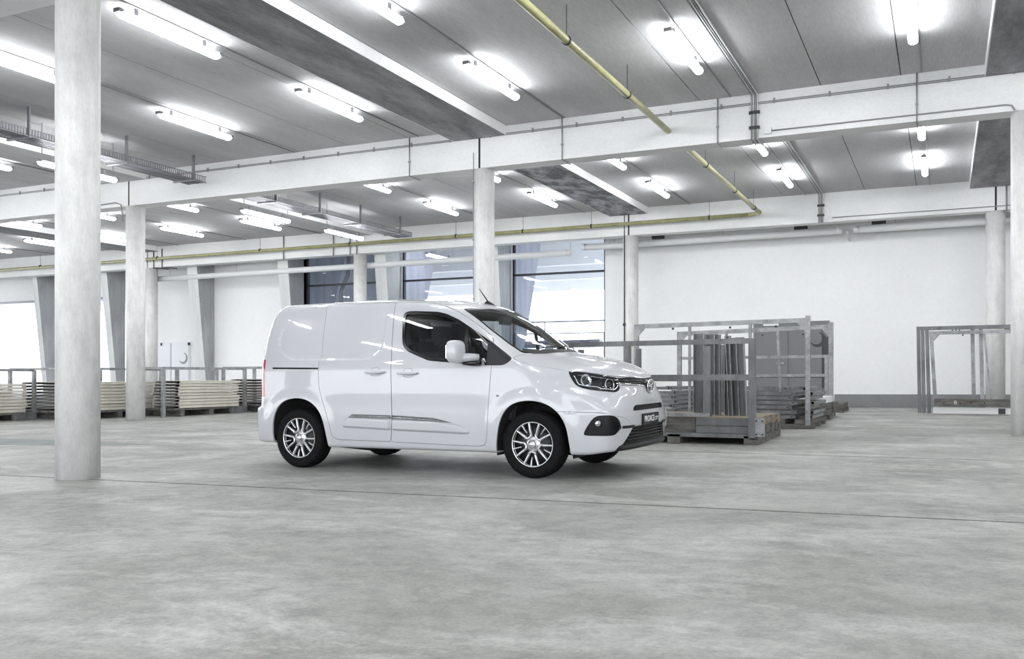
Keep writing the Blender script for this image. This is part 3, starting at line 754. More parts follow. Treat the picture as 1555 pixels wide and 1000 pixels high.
def pchip(xs,ys):
    xs=np.array(xs,float);ys=np.array(ys,float);h=np.diff(xs);d=np.diff(ys)/h
    m=np.zeros_like(ys);m[0]=d[0];m[-1]=d[-1]
    for i in range(1,len(xs)-1):
        if d[i-1]*d[i]>0:
            w1=2*h[i]+h[i-1];w2=h[i]+2*h[i-1];m[i]=(w1+w2)/(w1/d[i-1]+w2/d[i])
    def f(x):
        x=np.clip(x,xs[0],xs[-1]);i=np.clip(np.searchsorted(xs,x)-1,0,len(h)-1)
        t=(x-xs[i])/h[i];t2=t*t;t3=t2*t
        return (2*t3-3*t2+1)*ys[i]+(t3-2*t2+t)*h[i]*m[i]+(-2*t3+3*t2)*ys[i+1]+(t3-t2)*h[i]*m[i+1]
    return f
def smax(a,b,r): return np.maximum(a,b)+np.maximum(r-np.abs(a-b),0)**2/(4*r)
def sstep(a,b,x):
    t=np.clip((x-a)/(b-a),0,1);return t*t*(3-2*t)
def polysdf(P):
    P=np.array(P,float)
    def f(x,z):
        x=np.asarray(x,float);z=np.asarray(z,float)
        d=np.full(x.shape,1e9);ins=np.zeros(x.shape,bool)
        for i in range(len(P)):
            a=P[i];b=P[(i+1)%len(P)];e=b-a
            if (e**2).sum()<1e-14: continue
            t=np.clip(((x-a[0])*e[0]+(z-a[1])*e[1])/(e@e),0,1)
            d=np.minimum(d,(x-a[0]-e[0]*t)**2+(z-a[1]-e[1]*t)**2)
            c=((a[1]>z)!=(b[1]>z))
            with np.errstate(divide='ignore',invalid='ignore'):
                xi=a[0]+(z-a[1])*e[0]/e[1] if e[1]!=0 else np.full(x.shape,-1e9)
            ins^=c&(x<xi)
        d=np.sqrt(d);return np.where(ins,-d,d)
    return f
def rounded(P,n=1,r=.035):
    # fillet every corner (n = 2: wider)
    P=np.array(P,float)
    if n==0: return P
    r=r*(1 if n==1 else 2.2);out=[]
    for i in range(len(P)):
        a,b,c=P[i-1],P[i],P[(i+1)%len(P)];la=np.linalg.norm(a-b);lc=np.linalg.norm(c-b)
        p=b+(a-b)/la*min(r,la*.48);q=b+(c-b)/lc*min(r,lc*.48)
        for t in (0,.33,.67,1.): out.append(p*(1-t)**2+2*b*t*(1-t)+q*t*t)
    return np.array(out)
AXR,AXF=-1.413,1.405
Wz=pchip([.15,.25,.40,.55,.75,.95,1.08,1.16,1.25,1.4,1.55,1.7,1.8,1.9],[.855,.885,.908,.918,.922,.918,.908,.892,.875,.842,.800,.748,.705,.65])
Wx=pchip([-2.2,-1.9,-1.5,-1,0,1.0,1.5,1.9,2.3],[-.05,-.03,-.010,0,0,0,-.006,-.03,-.085])
Xfc=pchip([.15,.22,.30,.45,.60,.75,.88,.96,1.1,1.3],[2.21,2.255,2.275,2.295,2.305,2.305,2.285,2.265,2.15,1.9])
Xfa=pchip([.2,.5,.65,.78,.9,1.05],[.16,.15,.20,.42,.85,.95])
Xr=pchip([.2,.30,.60,.645,.67,1.1,1.3,1.5,1.65,1.75,1.85],[-2.09,-2.12,-2.125,-2.12,-2.07,-2.055,-2.035,-2.0,-1.955,-1.90,-1.84])
Tc=pchip([-2.3,-2.0,-1.85,-1.6,-1.2,-.5,0,.3,.5,.62,.8,1.05,1.30,1.40,1.46,1.55,1.75,1.95,2.1,2.2,2.28,2.4],
         [1.70,1.775,1.81,1.835,1.845,1.845,1.826,1.796,1.763,1.730,1.655,1.51,1.328,1.258,1.230,1.208,1.163,1.112,1.065,1.020,.962,.84])
_emb=polysdf(rounded([(-1.72,1.43),(-1.68,1.546),(-1.62,1.61),(-1.53,1.668),(-1.43,1.686),(-.40,1.684),(-.335,1.64),(-.315,1.476),(-.32,1.29),(-.44,1.196),(-.54,1.175),(-1.49,1.186),(-1.62,1.235),(-1.70,1.31)],1))
_gx=np.linspace(-1.9,-.15,351);_gz=np.linspace(1.05,1.82,155);_G=_emb(*np.meshgrid(_gx,_gz,indexing='ij'))
def EMB(x,z):
    i=(np.asarray(x)-_gx[0])/(_gx[1]-_gx[0]);j=(np.asarray(z)-_gz[0])/(_gz[1]-_gz[0])
    ok=(i>0)&(i<349.9)&(j>0)&(j<153.9);i=np.clip(i,0,349.9);j=np.clip(j,0,153.9);a=i.astype(int);b=j.astype(int);p=i-a;q=j-b
    return np.where(ok,(_G[a,b]*(1-p)+_G[a+1,b]*p)*(1-q)+(_G[a,b+1]*(1-p)+_G[a+1,b+1]*p)*q,1.)
def W(x,z):
    w=Wz(z)+Wx(x)
    w=w-.018*sstep(.013,-.010,EMB(x,z))
    for ax in(AXR,AXF):
        r=np.hypot(x-ax,(z-.36)*1.0)
        w=w+.022*sstep(.56,.40,r)*sstep(.95,.8,z)
    # waist crease + lower scoop on the doors
    w=w-.0035*np.exp(-((z-.70)/.09)**2)*sstep(-1.15,-.8,x)*sstep(1.1,.7,x)
    w=w+.006*sstep(.655,.62,z)*sstep(1.70,1.80,x)
    return w
def T(x,y):
    s=.34*sstep(1.95,1.45,x)
    ya=np.abs(y)
    t=Tc(x+s*y*y)
    hood=sstep(1.15,1.5,x)
    t=t-(1-hood)*(.10*y*y)-hood*(.10*y*y+.17*y**4)
    # raised centre of the bonnet
    t=t+.012*sstep(.50,.40,ya)*sstep(1.5,1.7,x)*sstep(2.2,1.95,x)
    return t
def field(x,y,z):
    ya=np.abs(y)
    f1=ya-W(x,z)
    f2=(x-(Xfc(z)-Xfa(z)*ya**3))*.85
    f3=(Xr(z)+.17*ya**4-x)
    t=T(x,y); sl=sstep(.4,.65,x)*sstep(1.48,1.35,x)
    f4=(z-t)*(1-.2*sl)
    f5=.235+.03*sstep(1.9,2.2,x)+.03*sstep(-1.2,-1.7,x)-z
    f=smax(f1,f4,.07+.10*sstep(1.35,1.6,x)-.03*sl)
    f=smax(f,f2,.10)
    f=smax(f,f3,.11)
    return smax(f,f5,.04)
def grad(p,e=1.5e-3):
    g=np.stack([field(p[:,0]+e,p[:,1],p[:,2])-field(p[:,0]-e,p[:,1],p[:,2]),
                field(p[:,0],p[:,1]+e,p[:,2])-field(p[:,0],p[:,1]-e,p[:,2]),
                field(p[:,0],p[:,1],p[:,2]+e)-field(p[:,0],p[:,1],p[:,2]-e)],1)
    return g/np.linalg.norm(g,axis=1,keepdims=True)
def cast(o,d,t0,t1,n=700):
    d=np.asarray(d,float);ts=np.linspace(t0,t1,n);P=o[None]+d[None]*ts[:,None]
    v=field(P[:,0],P[:,1],P[:,2]);k=np.where(v<0)[0]
    if len(k)==0: 
        return None
    k=k[0];a,b=ts[max(k-1,0)],ts[k]
    for _ in range(30):
        m=(a+b)/2;q=o+d*m
        if field(*[np.array([c]) for c in q])[0]<0:b=m
        else:a=m
    return o+d*b


# ---- dense body surface from the field, by projecting a box grid
def project(Pin, Pout, fld):
    lo = np.zeros(len(Pin)); hi = np.ones(len(Pin)); D = Pout-Pin
    for _ in range(15):
        m = (lo+hi)/2; q = Pin+D*m[:, None]; f = fld(q[:, 0], q[:, 1], q[:, 2]) < 0
        lo = np.where(f, m, lo); hi = np.where(f, hi, m)
    a, b = lo, hi; qa = Pin+D*a[:, None]; qb = Pin+D*b[:, None]
    fa = fld(*qa.T); fb = fld(*qb.T); t = a+(b-a)*np.clip(fa/(fa-fb-1e-12), 0, 1)
    return Pin+D*t[:, None]
OUT = np.array([[-2.32, -1.05, .10], [2.50, 1.05, 2.0]]); INN = np.array([[-1.75, -.42, .42], [1.80, .42, .80]])
def surface():
    V = []; T = []; off = 0
    res = {0: 236, 1: 104, 2: 96}
    for ax in range(3):
        a1, a2 = [(1, 2), (2, 0), (0, 1)][ax]
        for s in (0, 1):
            n1, n2 = res[a1], res[a2]
            if ax == 2 and s == 0: n1, n2 = 120, 50
            A, B = np.meshgrid(np.linspace(0, 1, n1+1), np.linspace(0, 1, n2+1), indexing='ij')
            po = np.zeros((A.size, 3)); pi = np.zeros((A.size, 3))
            for box, P in ((OUT, po), (INN, pi)):
                P[:, ax] = box[s, ax]; P[:, a1] = box[0, a1]+(box[1, a1]-box[0, a1])*A.ravel(); P[:, a2] = box[0, a2]+(box[1, a2]-box[0, a2])*B.ravel()
            v = project(pi, po, field)
            idx = np.arange(A.size).reshape(A.shape)+off; off += A.size
            q = np.stack([idx[:-1, :-1], idx[1:, :-1], idx[1:, 1:], idx[:-1, 1:]], -1).reshape(-1, 4)
            if s == 0: q = q[:, ::-1]
            T.append(q[:, [0, 1, 2]]); T.append(q[:, [0, 2, 3]]); V.append(v)
    V = np.concatenate(V); T = np.concatenate(T)
    key = np.round(V*2e4).astype(np.int64); _, fi, inv = np.unique(key, axis=0, return_index=True, return_inverse=True)
    inv = inv.reshape(-1); V = V[fi]; T = inv[T]
    T = T[(T[:, 0] != T[:, 1]) & (T[:, 1] != T[:, 2]) & (T[:, 0] != T[:, 2])]
    return V, grad(V), T
def compact(Mh):
    V, Nn, T = Mh
    u, inv = np.unique(T, return_inverse=True)
    return V[u], Nn[u], inv.reshape(-1, 3)
def clip(Mh, s):
    """keep the part where s < 0, cutting triangles along s = 0"""
    V, Nn, T = Mh; s = np.where(np.abs(s) < 1e-9, 1e-9, s)
    neg = s[T] < 0; c = neg.sum(1); full = T[c == 3]; outT = [full]; nv = []; nn = []; edges = {}
    def roll(Ts, k): return np.stack([Ts[np.arange(len(Ts)), (k+i) % 3] for i in range(3)], 1)
    t1 = roll(T[c == 1], np.argmax(neg[c == 1], 1)); t2 = roll(T[c == 2], np.argmax(~neg[c == 2], 1))
    E = np.concatenate([t1[:, [0, 1]], t1[:, [0, 2]], t2[:, [0, 1]], t2[:, [0, 2]]])
    if len(E) == 0: return compact((V, Nn, full)) if len(full) else (V[:0], Nn[:0], full)
    Es = np.sort(E, 1); ue, inv = np.unique(Es, axis=0, return_inverse=True); inv = inv.reshape(-1)
    a, b = ue[:, 0], ue[:, 1]; t = (s[a]/(s[a]-s[b]))[:, None]
    NV = V[a]+(V[b]-V[a])*t; NN = Nn[a]+(Nn[b]-Nn[a])*t; NN /= np.linalg.norm(NN, axis=1, keepdims=True)+1e-12
    inv = inv+len(V); n1, n2 = len(t1), len(t2)
    p1, q1 = inv[:n1], inv[n1:2*n1]; p2, q2 = inv[2*n1:2*n1+n2], inv[2*n1+n2:]
    outT += [np.stack([t1[:, 0], p1, q1], 1), np.stack([p2, t2[:, 1], t2[:, 2]], 1), np.stack([p2, t2[:, 2], q2], 1)]
    return compact((np.concatenate([V, NV]), np.concatenate([Nn, NN]), np.concatenate(outT)))
def mirror(Mh):
    V, Nn, T = Mh; k = np.array([1, -1, 1]); return V*k, Nn*k, T[:, ::-1]
def join(*ms):
    V = np.concatenate([m[0] for m in ms]); Nn = np.concatenate([m[1] for m in ms]); o = 0; T = []
    for m in ms: T.append(m[2]+o); o += len(m[0])
    return V, Nn, np.concatenate(T)
def skin(name, Mh, mat, parent, rim=.016, back=False):
    V, Nn, T = Mh
    if len(T) == 0: return None
    E = np.concatenate([T[:, [0, 1]], T[:, [1, 2]], T[:, [2, 0]]]); key = np.sort(E, 1)
    _, inv, cnt = np.unique(key, axis=0, return_inverse=True, return_counts=True); be = E[cnt[inv.reshape(-1)] == 1]
    nV = len(V); faces = T; LN = Nn[T.ravel()]; sm = np.ones(len(T), bool)
    allV = V
    if rim and len(be):
        bu, bi = np.unique(be, return_inverse=True); bi = bi.reshape(-1, 2); W2 = V[bu]-Nn[bu]*rim; allV = np.concatenate([V, W2])
        i, j = be[:, 0], be[:, 1]; i2, j2 = bi[:, 0]+nV, bi[:, 1]+nV
        R = np.concatenate([np.stack([j, i, i2], 1), np.stack([j, i2, j2], 1)])
        fn = np.cross(allV[R[:, 1]]-allV[R[:, 0]], allV[R[:, 2]]-allV[R[:, 0]]); fn /= np.linalg.norm(fn, axis=1, keepdims=True)+1e-12
        faces = np.concatenate([T, R]); LN = np.concatenate([LN, np.repeat(fn, 3, axis=0)])
    me = bpy.data.meshes.new(name)
    me.vertices.add(len(allV)); me.vertices.foreach_set('co', allV.astype(np.float32).ravel())
    me.loops.add(faces.size); me.loops.foreach_set('vertex_index', faces.astype(np.int32).ravel())
    me.polygons.add(len(faces)); me.polygons.foreach_set('loop_start', np.arange(0, faces.size, 3, dtype=np.int32)); me.polygons.foreach_set('loop_total', np.full(len(faces), 3, dtype=np.int32))
    me.update(); me.polygons.foreach_set('use_smooth', np.ones(len(faces), bool))
    me.normals_split_custom_set(LN.astype(float).tolist()); me.materials.append(M[mat])
    o = bpy.data.objects.new(name, me); COL.objects.link(o)
    if parent is not None: o.parent = parent
    return o
# fine patches of the body surface
DIRS = {'side': ((1, 0, 0), (0, 0, 1), (0, 1, 0), -1.15, .5), 'front': ((0, 1, 0), (0, 0, 1), (-1, 0, 0), -2.6, -1.6),
        'diag': ((.70711, .70711, 0), (0, 0, 1), (-.70711, .70711, 0), -2.6, -1.2), 'top': ((1, 0, 0), (0, 1, 0), (0, 0, -1), -2.1, -.8)}
_memo = {}
def patch(*a, **k):
    if k.get('bulge'): return patch_(*a, **k)
    key = repr((a, sorted(k.items())))
    if key not in _memo: _memo[key] = patch_(*a, **k)
    return _memo[key]
def patch_(poly, proj, res=.008, off=0., taper=0., pad=.0, smooth=2, bulge=None, grow=0.):
    P = rounded(poly, smooth) if smooth else np.array(poly, float); sd = polysdf(P)
    e1, e2, d, t0, t1 = [np.array(k, float) if isinstance(k, tuple) else k for k in DIRS[proj]]
    a0, b0 = P.min(0)-res*2-grow; a1, b1 = P.max(0)+res*2+grow
    A, B = np.meshgrid(np.linspace(a0, a1, int((a1-a0)/res)+2), np.linspace(b0, b1, int((b1-b0)/res)+2), indexing='ij')
    base = A.ravel()[:, None]*e1+B.ravel()[:, None]*e2
    best = np.full(len(base), np.nan); alive = np.ones(len(base), bool); last = t0
    for t in np.linspace(t0, t1, 60)[1:]:
        q = base+d*t; ins = (field(*q.T) < 0) & alive
        best = np.where(ins, last, best); alive &= ~ins; last = t
    step = (t1-t0)/59; ok = ~np.isnan(best); lo = np.where(ok, best, t0); hi = lo+step
    for _ in range(18):
        m = (lo+hi)/2; q = base+d*m[:, None]; f = field(*q.T) < 0; hi = np.where(f, m, hi); lo = np.where(f, lo, m)
    V = base+d*lo[:, None]; s = sd(A.ravel(), B.ravel())-grow
    idx = np.arange(A.size).reshape(A.shape); q = np.stack([idx[:-1, :-1], idx[1:, :-1], idx[1:, 1:], idx[:-1, 1:]], -1).reshape(-1, 4)
    q = q[ok[q].all(1)]; T = np.concatenate([q[:, [0, 1, 2]], q[:, [0, 2, 3]]])
    Nn = grad(V); fn = np.cross(V[T[0, 1]]-V[T[0, 0]], V[T[0, 2]]-V[T[0, 0]])
    if fn@Nn[T[0, 0]] < 0: T = T[:, ::-1]
    h = off*(sstep(0, 1, -s/taper) if taper else 1.) + (bulge(V) if bulge else 0.)
    Vn = V+Nn*(h*np.ones(len(V)))[:, None]
    if taper or bulge:      # fresh normals of the raised shape
        n = np.zeros_like(V); f = np.cross(Vn[T[:, 1]]-Vn[T[:, 0]], Vn[T[:, 2]]-Vn[T[:, 0]])
        for k in range(3): np.add.at(n, T[:, k], f)
        Nn = n/(np.linalg.norm(n, axis=1, keepdims=True)+1e-12)
    return clip((Vn, Nn, T), s)
def sdf_side(poly, smooth=2): f = polysdf(rounded(poly, smooth)); return lambda V: f(V[:, 0], V[:, 2])

# outlines, metres in the van's own frame (x forward, z up)
SLIDE = [(-.197, .315), (-.172, .56), (-.174, .90), (-.188, 1.183), (-.205, 1.42), (-.228, 1.668), (-.238, 1.735), (-.24, 1.768), (-1.132, 1.775), (-1.128, 1.69), (-1.114, 1.45), (-1.098, 1.21), (-1.118, 1.15), (-1.104, .90), (-1.069, .776), (-1.004, .618), (-.957, .461), (-.94, .36), (-.89, .322)]
FDOOR = [(-.194, .313), (-.168, .56), (-.171, .90), (-.186, 1.183), (-.202, 1.42), (-.226, 1.668), (-.235, 1.735), (-.236, 1.766), (-.05, 1.764), (.18, 1.752), (.36, 1.707), (.535, 1.638), (.70, 1.545), (.85, 1.448), (.925, 1.392), (.968, 1.345), (.985, 1.30), (.990, 1.09), (.983, 1.02), (.971, .862), (.956, .727), (.947, .56), (.935, .40), (.91, .31), (.83, .293)]
WIN = [(-.062, 1.30), (-.080, 1.37), (-.108, 1.585), (-.106, 1.645), (-.06, 1.668), (.03, 1.666), (.305, 1.648), (.41, 1.624), (.572, 1.556), (.732, 1.464), (.97, 1.319), (1.205, 1.150), (1.150, 1.102), (1.095, 1.088), (.965, 1.090), (.68, 1.110), (.262, 1.146), (.126, 1.196), (.004, 1.243)]
ARCHR = [(-1.74, .10), (-1.76, .385), (-1.735, .549), (-1.671, .662), (-1.576, .734), (-1.432, .766), (-1.278, .756), (-1.165, .706), (-1.079, .618), (-1.032, .50), (-1.009, .381), (-.995, .281), (-.99, .10)]
ARCHF = [(1.022, .10), (1.030, .24), (1.043, .369), (1.071, .505), (1.113, .613), (1.183, .693), (1.272, .736), (1.388, .752), (1.504, .742), (1.616, .703), (1.699, .637), (1.755, .559), (1.786, .473), (1.802, .342), (1.812, .23), (1.815, .10)]
WS = [(.715, 0), (.695, .23), (.632, .45), (.52, .625), (.56, .655), (.70, .69), (.882, .728), (1.10, .722), (1.20, .705), (1.232, .69), (1.28, .62), (1.375, .47), (1.45, .25), (1.475, 0)]
WSP = WS+[(x, -y) for x, y in reversed(WS[1:-1])]
HOOD_ = [(1.492, 0), (1.468, .25), (1.392, .475), (1.297, .625), (1.243, .705), (1.205, .80), (1.196, .86), (1.287, .828), (1.498, .752), (1.64, .757), (1.726, .765), (1.84, .722), (1.95, .664), (2.055, .59), (2.135, .505), (2.201, .381), (2.245, .19), (2.262, 0)]
HOODP = HOOD_+[(x, -y) for x, y in reversed(HOOD_[1:-1])]
r2 = .70711
def dg(pts): return [(r2*(x-abs(y)), z) for x, y, z in pts]
HEAD = dg([(1.726, .757, 1.032), (1.776, .798, .964), (1.843, .811, .882), (1.925, .795, .856), (2.009, .758, .840), (2.158, .63, .819), (2.179, .568, .835), (2.179, .507, .881), (2.144, .501, .959), (2.055, .589, .981), (1.95, .662, 1.003), (1.839, .72, 1.022)])
FOG = dg([(1.934, .886, .440), (1.993, .884, .539), (2.055, .878, .610), (2.151, .848, .615), (2.214, .787, .608), (2.239, .738, .565), (2.247, .713, .518), (2.245, .708, .482), (2.227, .762, .445), (2.206, .794, .421), (1.948, .882, .421)])
GR_UP = [(-.515, .955), (-.38, .962), (-.19, .955), (0, .948), (.19, .955), (.38, .962), (.515, .955), (.52, .886), (.356, .880), (.05, .868), (-.05, .868), (-.356, .880), (-.52, .886)]
SLOT = [(-.43, .694), (.43, .694), (.485, .640), (-.485, .640)]
GR_LO = [(-.462, .493), (.462, .493), (.56, .405), (.645, .335), (.73, .305), (.80, .15), (-.80, .15), (-.73, .305), (-.645, .335), (-.56, .405)]
STRIP = [(-.74, .508), (-.44, .505), (-.44, .478), (-.74, .482)]

g_v = ground(-4.961, 9.027)
van = thing('van', 'white panel van with silver wheel covers parked in the middle of the hall', 'van', (-4.961, 9.027, g_v))
van.rotation_euler = (.01023, -.00651, -.0215)
S0 = surface()
G_ = .0022                      # half width of a shut line
sgn = lambda V: V
def both(f):                    # same shape on both flanks
    return f
V = S0[0]
# regions as signed distances per vertex
fs = {k: sdf_side(p, s) for k, p, s in (('slide', SLIDE, 1), ('fdoor', FDOOR, 1), ('win', WIN, 1), ('ar', ARCHR, 2), ('af', ARCHF, 2))}
f_ws = polysdf(rounded(WSP, 1)); f_hood = polysdf(HOODP); f_head = polysdf(rounded(HEAD, 1)); f_fog = polysdf(rounded(FOG, 2))
f_gu = polysdf(GR_UP); f_slot = polysdf(rounded(SLOT, 1)); f_gl = polysdf(GR_LO)
R = {}
def flank(V, f, ymin=.45): return np.maximum(f, ymin-np.abs(V[:, 1]))
R['ar'] = lambda V: flank(V, fs['ar'](V), .60)
R['af'] = lambda V: flank(V, fs['af'](V), .60)
R['slide'] = lambda V: flank(V, fs['slide'](V)); R['fdoor'] = lambda V: flank(V, fs['fdoor'](V)); R['win'] = lambda V: flank(V, fs['win'](V))
R['ws'] = lambda V: np.maximum(f_ws(V[:, 0], V[:, 1]), 1.12-V[:, 2])
R['hood'] = lambda V: np.maximum(f_hood(V[:, 0], V[:, 1]), .86-V[:, 2])
R['head'] = lambda V: np.maximum.reduce([f_head(r2*(V[:, 0]-np.abs(V[:, 1])), V[:, 2]), .42-np.abs(V[:, 1]), 1.5-V[:, 0]])
R['fog'] = lambda V: np.maximum.reduce([f_fog(r2*(V[:, 0]-np.abs(V[:, 1])), V[:, 2]), .5-np.abs(V[:, 1]), 1.7-V[:, 0]])
R['gu'] = lambda V: np.maximum(f_gu(V[:, 1], V[:, 2]), 2.0-V[:, 0])
R['slot'] = lambda V: np.maximum(f_slot(V[:, 1], V[:, 2]), 2.0-V[:, 0])
R['gl'] = lambda V: np.maximum(f_gl(V[:, 1], V[:, 2]), 1.9-V[:, 0])
zs = pchip([1.6, 2.05, 2.15, 2.237, 2.272, 2.283, 2.31], [.648, .640, .630, .600, .558, .507, .500])
R['bump'] = lambda V: np.maximum(V[:, 2]-zs(V[:, 0]), 1.62-V[:, 0])
R['tail'] = lambda V: np.maximum.reduce([V[:, 0]+1.874+.03*(V[:, 2]-.9), .775-V[:, 2], V[:, 2]-1.19-.0*V[:, 0], .70-np.abs(V[:, 1])])
R['rear'] = lambda V: np.maximum.reduce([np.abs(V[:, 1])-.70, .66-V[:, 2], V[:, 2]-1.72, V[:, 0]+1.7])
def cut_out(Mh, key, g=0.): return clip(Mh, -(R[key](Mh[0]))+g) if len(Mh[2]) else Mh
def take(Mh, key, g=0.): return clip(Mh, R[key](Mh[0])+g)
B = S0
for k in ('ar', 'af', 'ws', 'head', 'fog', 'gu', 'slot', 'gl', 'tail'): B = cut_out(B, k)
hood = take(B, 'hood', G_+.0008); B = cut_out(B, 'hood', G_)
rear = take(B, 'rear', G_); B = cut_out(B, 'rear', G_)
bump = take(B, 'bump', .0014); B = cut_out(B, 'bump', .0014)
fdoor = take(B, 'fdoor', G_); B = cut_out(B, 'fdoor', G_)
slide = take(B, 'slide', G_); B = cut_out(B, 'slide', G_)
B = cut_out(B, 'win'); fdoor = cut_out(fdoor, 'win')
skin('body', B, 'paint', van, .02)
skin('bonnet', hood, 'paint', van, .02)
skin('front_bumper', bump, 'paint', van, .02)
rd = skin('rear_door', rear, 'paint', van, .02)

fwin = polysdf(rounded(WIN, 1))
for s in (-1, 1):
    half = lambda m: clip(m, m[0][:, 1]*(-s))
    mir = (lambda m: m) if s < 0 else mirror
    fd = skin('front_door', half(fdoor), 'paint', van, .02); sd_ = skin('sliding_door', half(slide), 'paint', van, .02)
    # glazing: frame ring, glass, divider, dark corner piece
    w = patch(WIN, 'side', .010, off=-.004, smooth=1)
    sw = fwin(w[0][:, 0], w[0][:, 2])
    ring = clip(w, -(np.maximum(sw+.030, w[0][:, 0]-.925)))
    ring = clip(ring, ring[0][:, 0]-.930)
    skin('window_frame', mir(ring), 'gloss_black', fd, .02)
    gl = clip(w, np.maximum(sw+.030, w[0][:, 0]-.925))
    gl = (gl[0]-gl[1]*.006, gl[1], gl[2])
    skin('window_glass', mir(gl), 'glass_side', fd, 0)
    dv = patch([(.655, 1.50), (.685, 1.488), (.712, 1.11), (.672, 1.11)], 'side', .01, off=-.001, smooth=0)
    skin('window_divider', mir(dv), 'gloss_black', fd, .02)
    cr = clip(w, .932-w[0][:, 0])
    skin('window_corner_trim', mir((cr[0]+cr[1]*.003, cr[1], cr[2])), 'trim_grey', van, .02)
    # mouldings and chrome
    def side(poly, **k): return mir(patch(poly, 'side', **k))
    skin('side_moulding', side([(-.80, .512), (-.805, .470), (-.79, .452), (-.184, .432), (-.184, .556), (-.72, .575)], res=.008, off=.024, taper=.022, smooth=1), 'paint', sd_, .01)
    skin('side_moulding', side([(-.176, .432), (.725, .410), (.748, .43), (.738, .455), (.640, .512), (.33, .55), (-.176, .556)], res=.008, off=.024, taper=.022, smooth=1), 'paint', fd, .01)
    skin('chrome_strip', side([(-.745, .550), (-.672, .594), (-.184, .590), (-.184, .553), (-.6, .553)], res=.006, off=.031, taper=.016, smooth=0), 'chrome_strip', sd_, .01)
    skin('chrome_strip', side([(-.176, .590), (.331, .568), (.61, .510), (.30, .528), (-.176, .551)], res=.006, off=.031, taper=.016, smooth=0), 'chrome_strip', fd, .01)
    # handles
    for par, xc, zc in ((sd_, -.374, 1.037), (fd, .027, 1.022)):
        cup = side([(xc-.06, zc-.045), (xc+.06, zc-.045), (xc+.065, zc), (xc+.055, zc+.052), (xc-.055, zc+.052), (xc-.065, zc)], res=.006, off=-.016, taper=.02, smooth=2)
        cup = (cup[0]+cup[1]*.0045, cup[1], cup[2])
        skin('handle_recess', cup, 'paint', par, 0)
        W_h = .018
        mb = MB(); n = 14; yb = -W(np.array([xc]), np.array([zc]))[0]
        pts = [(xc-.125+.25*i/n, yb-.014-.024*math.sin(math.pi*i/n)**.6, zc+.001-.004*math.sin(math.pi*i/n)) for i in range(n+1)]
        if s > 0: pts = [(x, -y, z) for x, y, z in pts]
        rr = [.006+.011*math.sin(math.pi*i/n)**.5 for i in range(n+1)]
        mb.tube(pts, rr, 10); mb.build('door_handle', 'paint', par)
    skin('slide_rail', side([(-1.765, 1.101), (-1.118, 1.091), (-1.116, 1.073), (-1.763, 1.082)], res=.006, off=.001, smooth=0), 'gloss_black', van, .02)
    # small fender repeater
    skin('side_repeater', side([(1.035, .797), (1.06, .812), (1.085, .797), (1.06, .780)], res=.004, off=.006, taper=.012, smooth=2), 'chrome_dark', van, 0)
    # wheel arch lips and liners
    for poly, nm in ((ARCHR, 'r'), (ARCHF, 'f')):
        pl = [p for p in rounded(poly, 1) if p[1] > .16]
        k0 = max(range(len(pl)), key=lambda i: math.dist(pl[i], pl[i-1])); pl = pl[k0:]+pl[:k0]
        mb = MB(); n = len(pl); ym = -.905*1.; yi = -.52
        cx_ = sum(p[0] for p in pl)/n
        outp = [(cx_+(p[0]-cx_)*1.012, p[1]+.004) for p in pl]
        ya = [-(W(np.array([p[0]]), np.array([p[1]]))[0]-.022) for p in outp]
        vs = [(p[0], ya[i], p[1]) for i, p in enumerate(outp)]+[(p[0], yi, p[1]) for p in outp]
        if s > 0: vs = [(x, -y, z) for x, y, z in vs]
        fsx = [(i, i+1, n+i+1, n+i) for i in range(n-1)]+[tuple(range(n, 2*n))]
        mb.add(vs, fsx, True); mb.sm[-1] = False; mb.build('arch_liner', 'underbody', van)
    # tail lamp
    tl = take(clip(S0, S0[0][:, 1]*(-s)), 'tail', .001)
    o = skin('tail_lamp', tl, 'red_lens', van, .02); o['label'] = 'dark red tail lamp'
    # headlamp
    hb = patch(HEAD, 'diag', .010, smooth=1)
    ds = f_head(r2*(hb[0][:, 0]-np.abs(hb[0][:, 1])), hb[0][:, 2])
    bowl = (hb[0]-hb[1]*(.055*sstep(0, .02, -ds))[:, None]-hb[1]*.004, hb[1], hb[2])
    hl = skin('headlamp', mir(bowl), 'lamp_inner', van, 0)
    skin('lamp_lens', mir((hb[0]-hb[1]*.001, hb[1], hb[2])), 'glass_lens', hl, 0)
    def onhead(x, y, z, d):
        """point on the lamp surface d behind the lens"""
        p = patch([(r2*(x-abs(y))-.01, z-.01), (r2*(x-abs(y))+.01, z-.01), (r2*(x-abs(y))+.01, z+.01), (r2*(x-abs(y))-.01, z+.01)], 'diag', .006, smooth=0)
        c, n = p[0].mean(0), p[1].mean(0); n /= np.linalg.norm(n); return c-n*d, n
    for (x, y, z, r, nm) in ((1.925, .745, .952, .046, 'reflector'), (2.115, .60, .905, .048, 'projector')):
        c, n = onhead(x, y, z, .045)
        zax = Vector((float(n[0]), float(n[1]), float(n[2]))); zax = (zax*.5+Vector((.85, -.25, 0))*.5).normalized()
        q = zax.to_track_quat('Z', 'Y')
        if nm == 'reflector': prof = [(.02, -.02), (r*.8, -.006), (r*1.25, .018), (r*1.3, .016)]
        else: prof = [(r*1.25, .012), (r*1.2, .022), (r*1.0, .020), (r*.98, .0)]
        mb = MB().lathe(prof, n=28); 
        vs = [tuple((q @ Vector(p))+Vector(c)) for p in mb.v]; mb.v = [(a, b if s < 0 else -b, cc) for a, b, cc in vs]
        mb.build('lamp_'+('bowl' if nm == 'reflector' else 'ring'), 'reflector' if nm == 'reflector' else 'chrome_dark', hl)
        lens = MB().lathe([(r*.95*math.cos(a), -.004+.022*math.sin(a)) for a in np.linspace(0, math.pi/2, 7)], n=24)
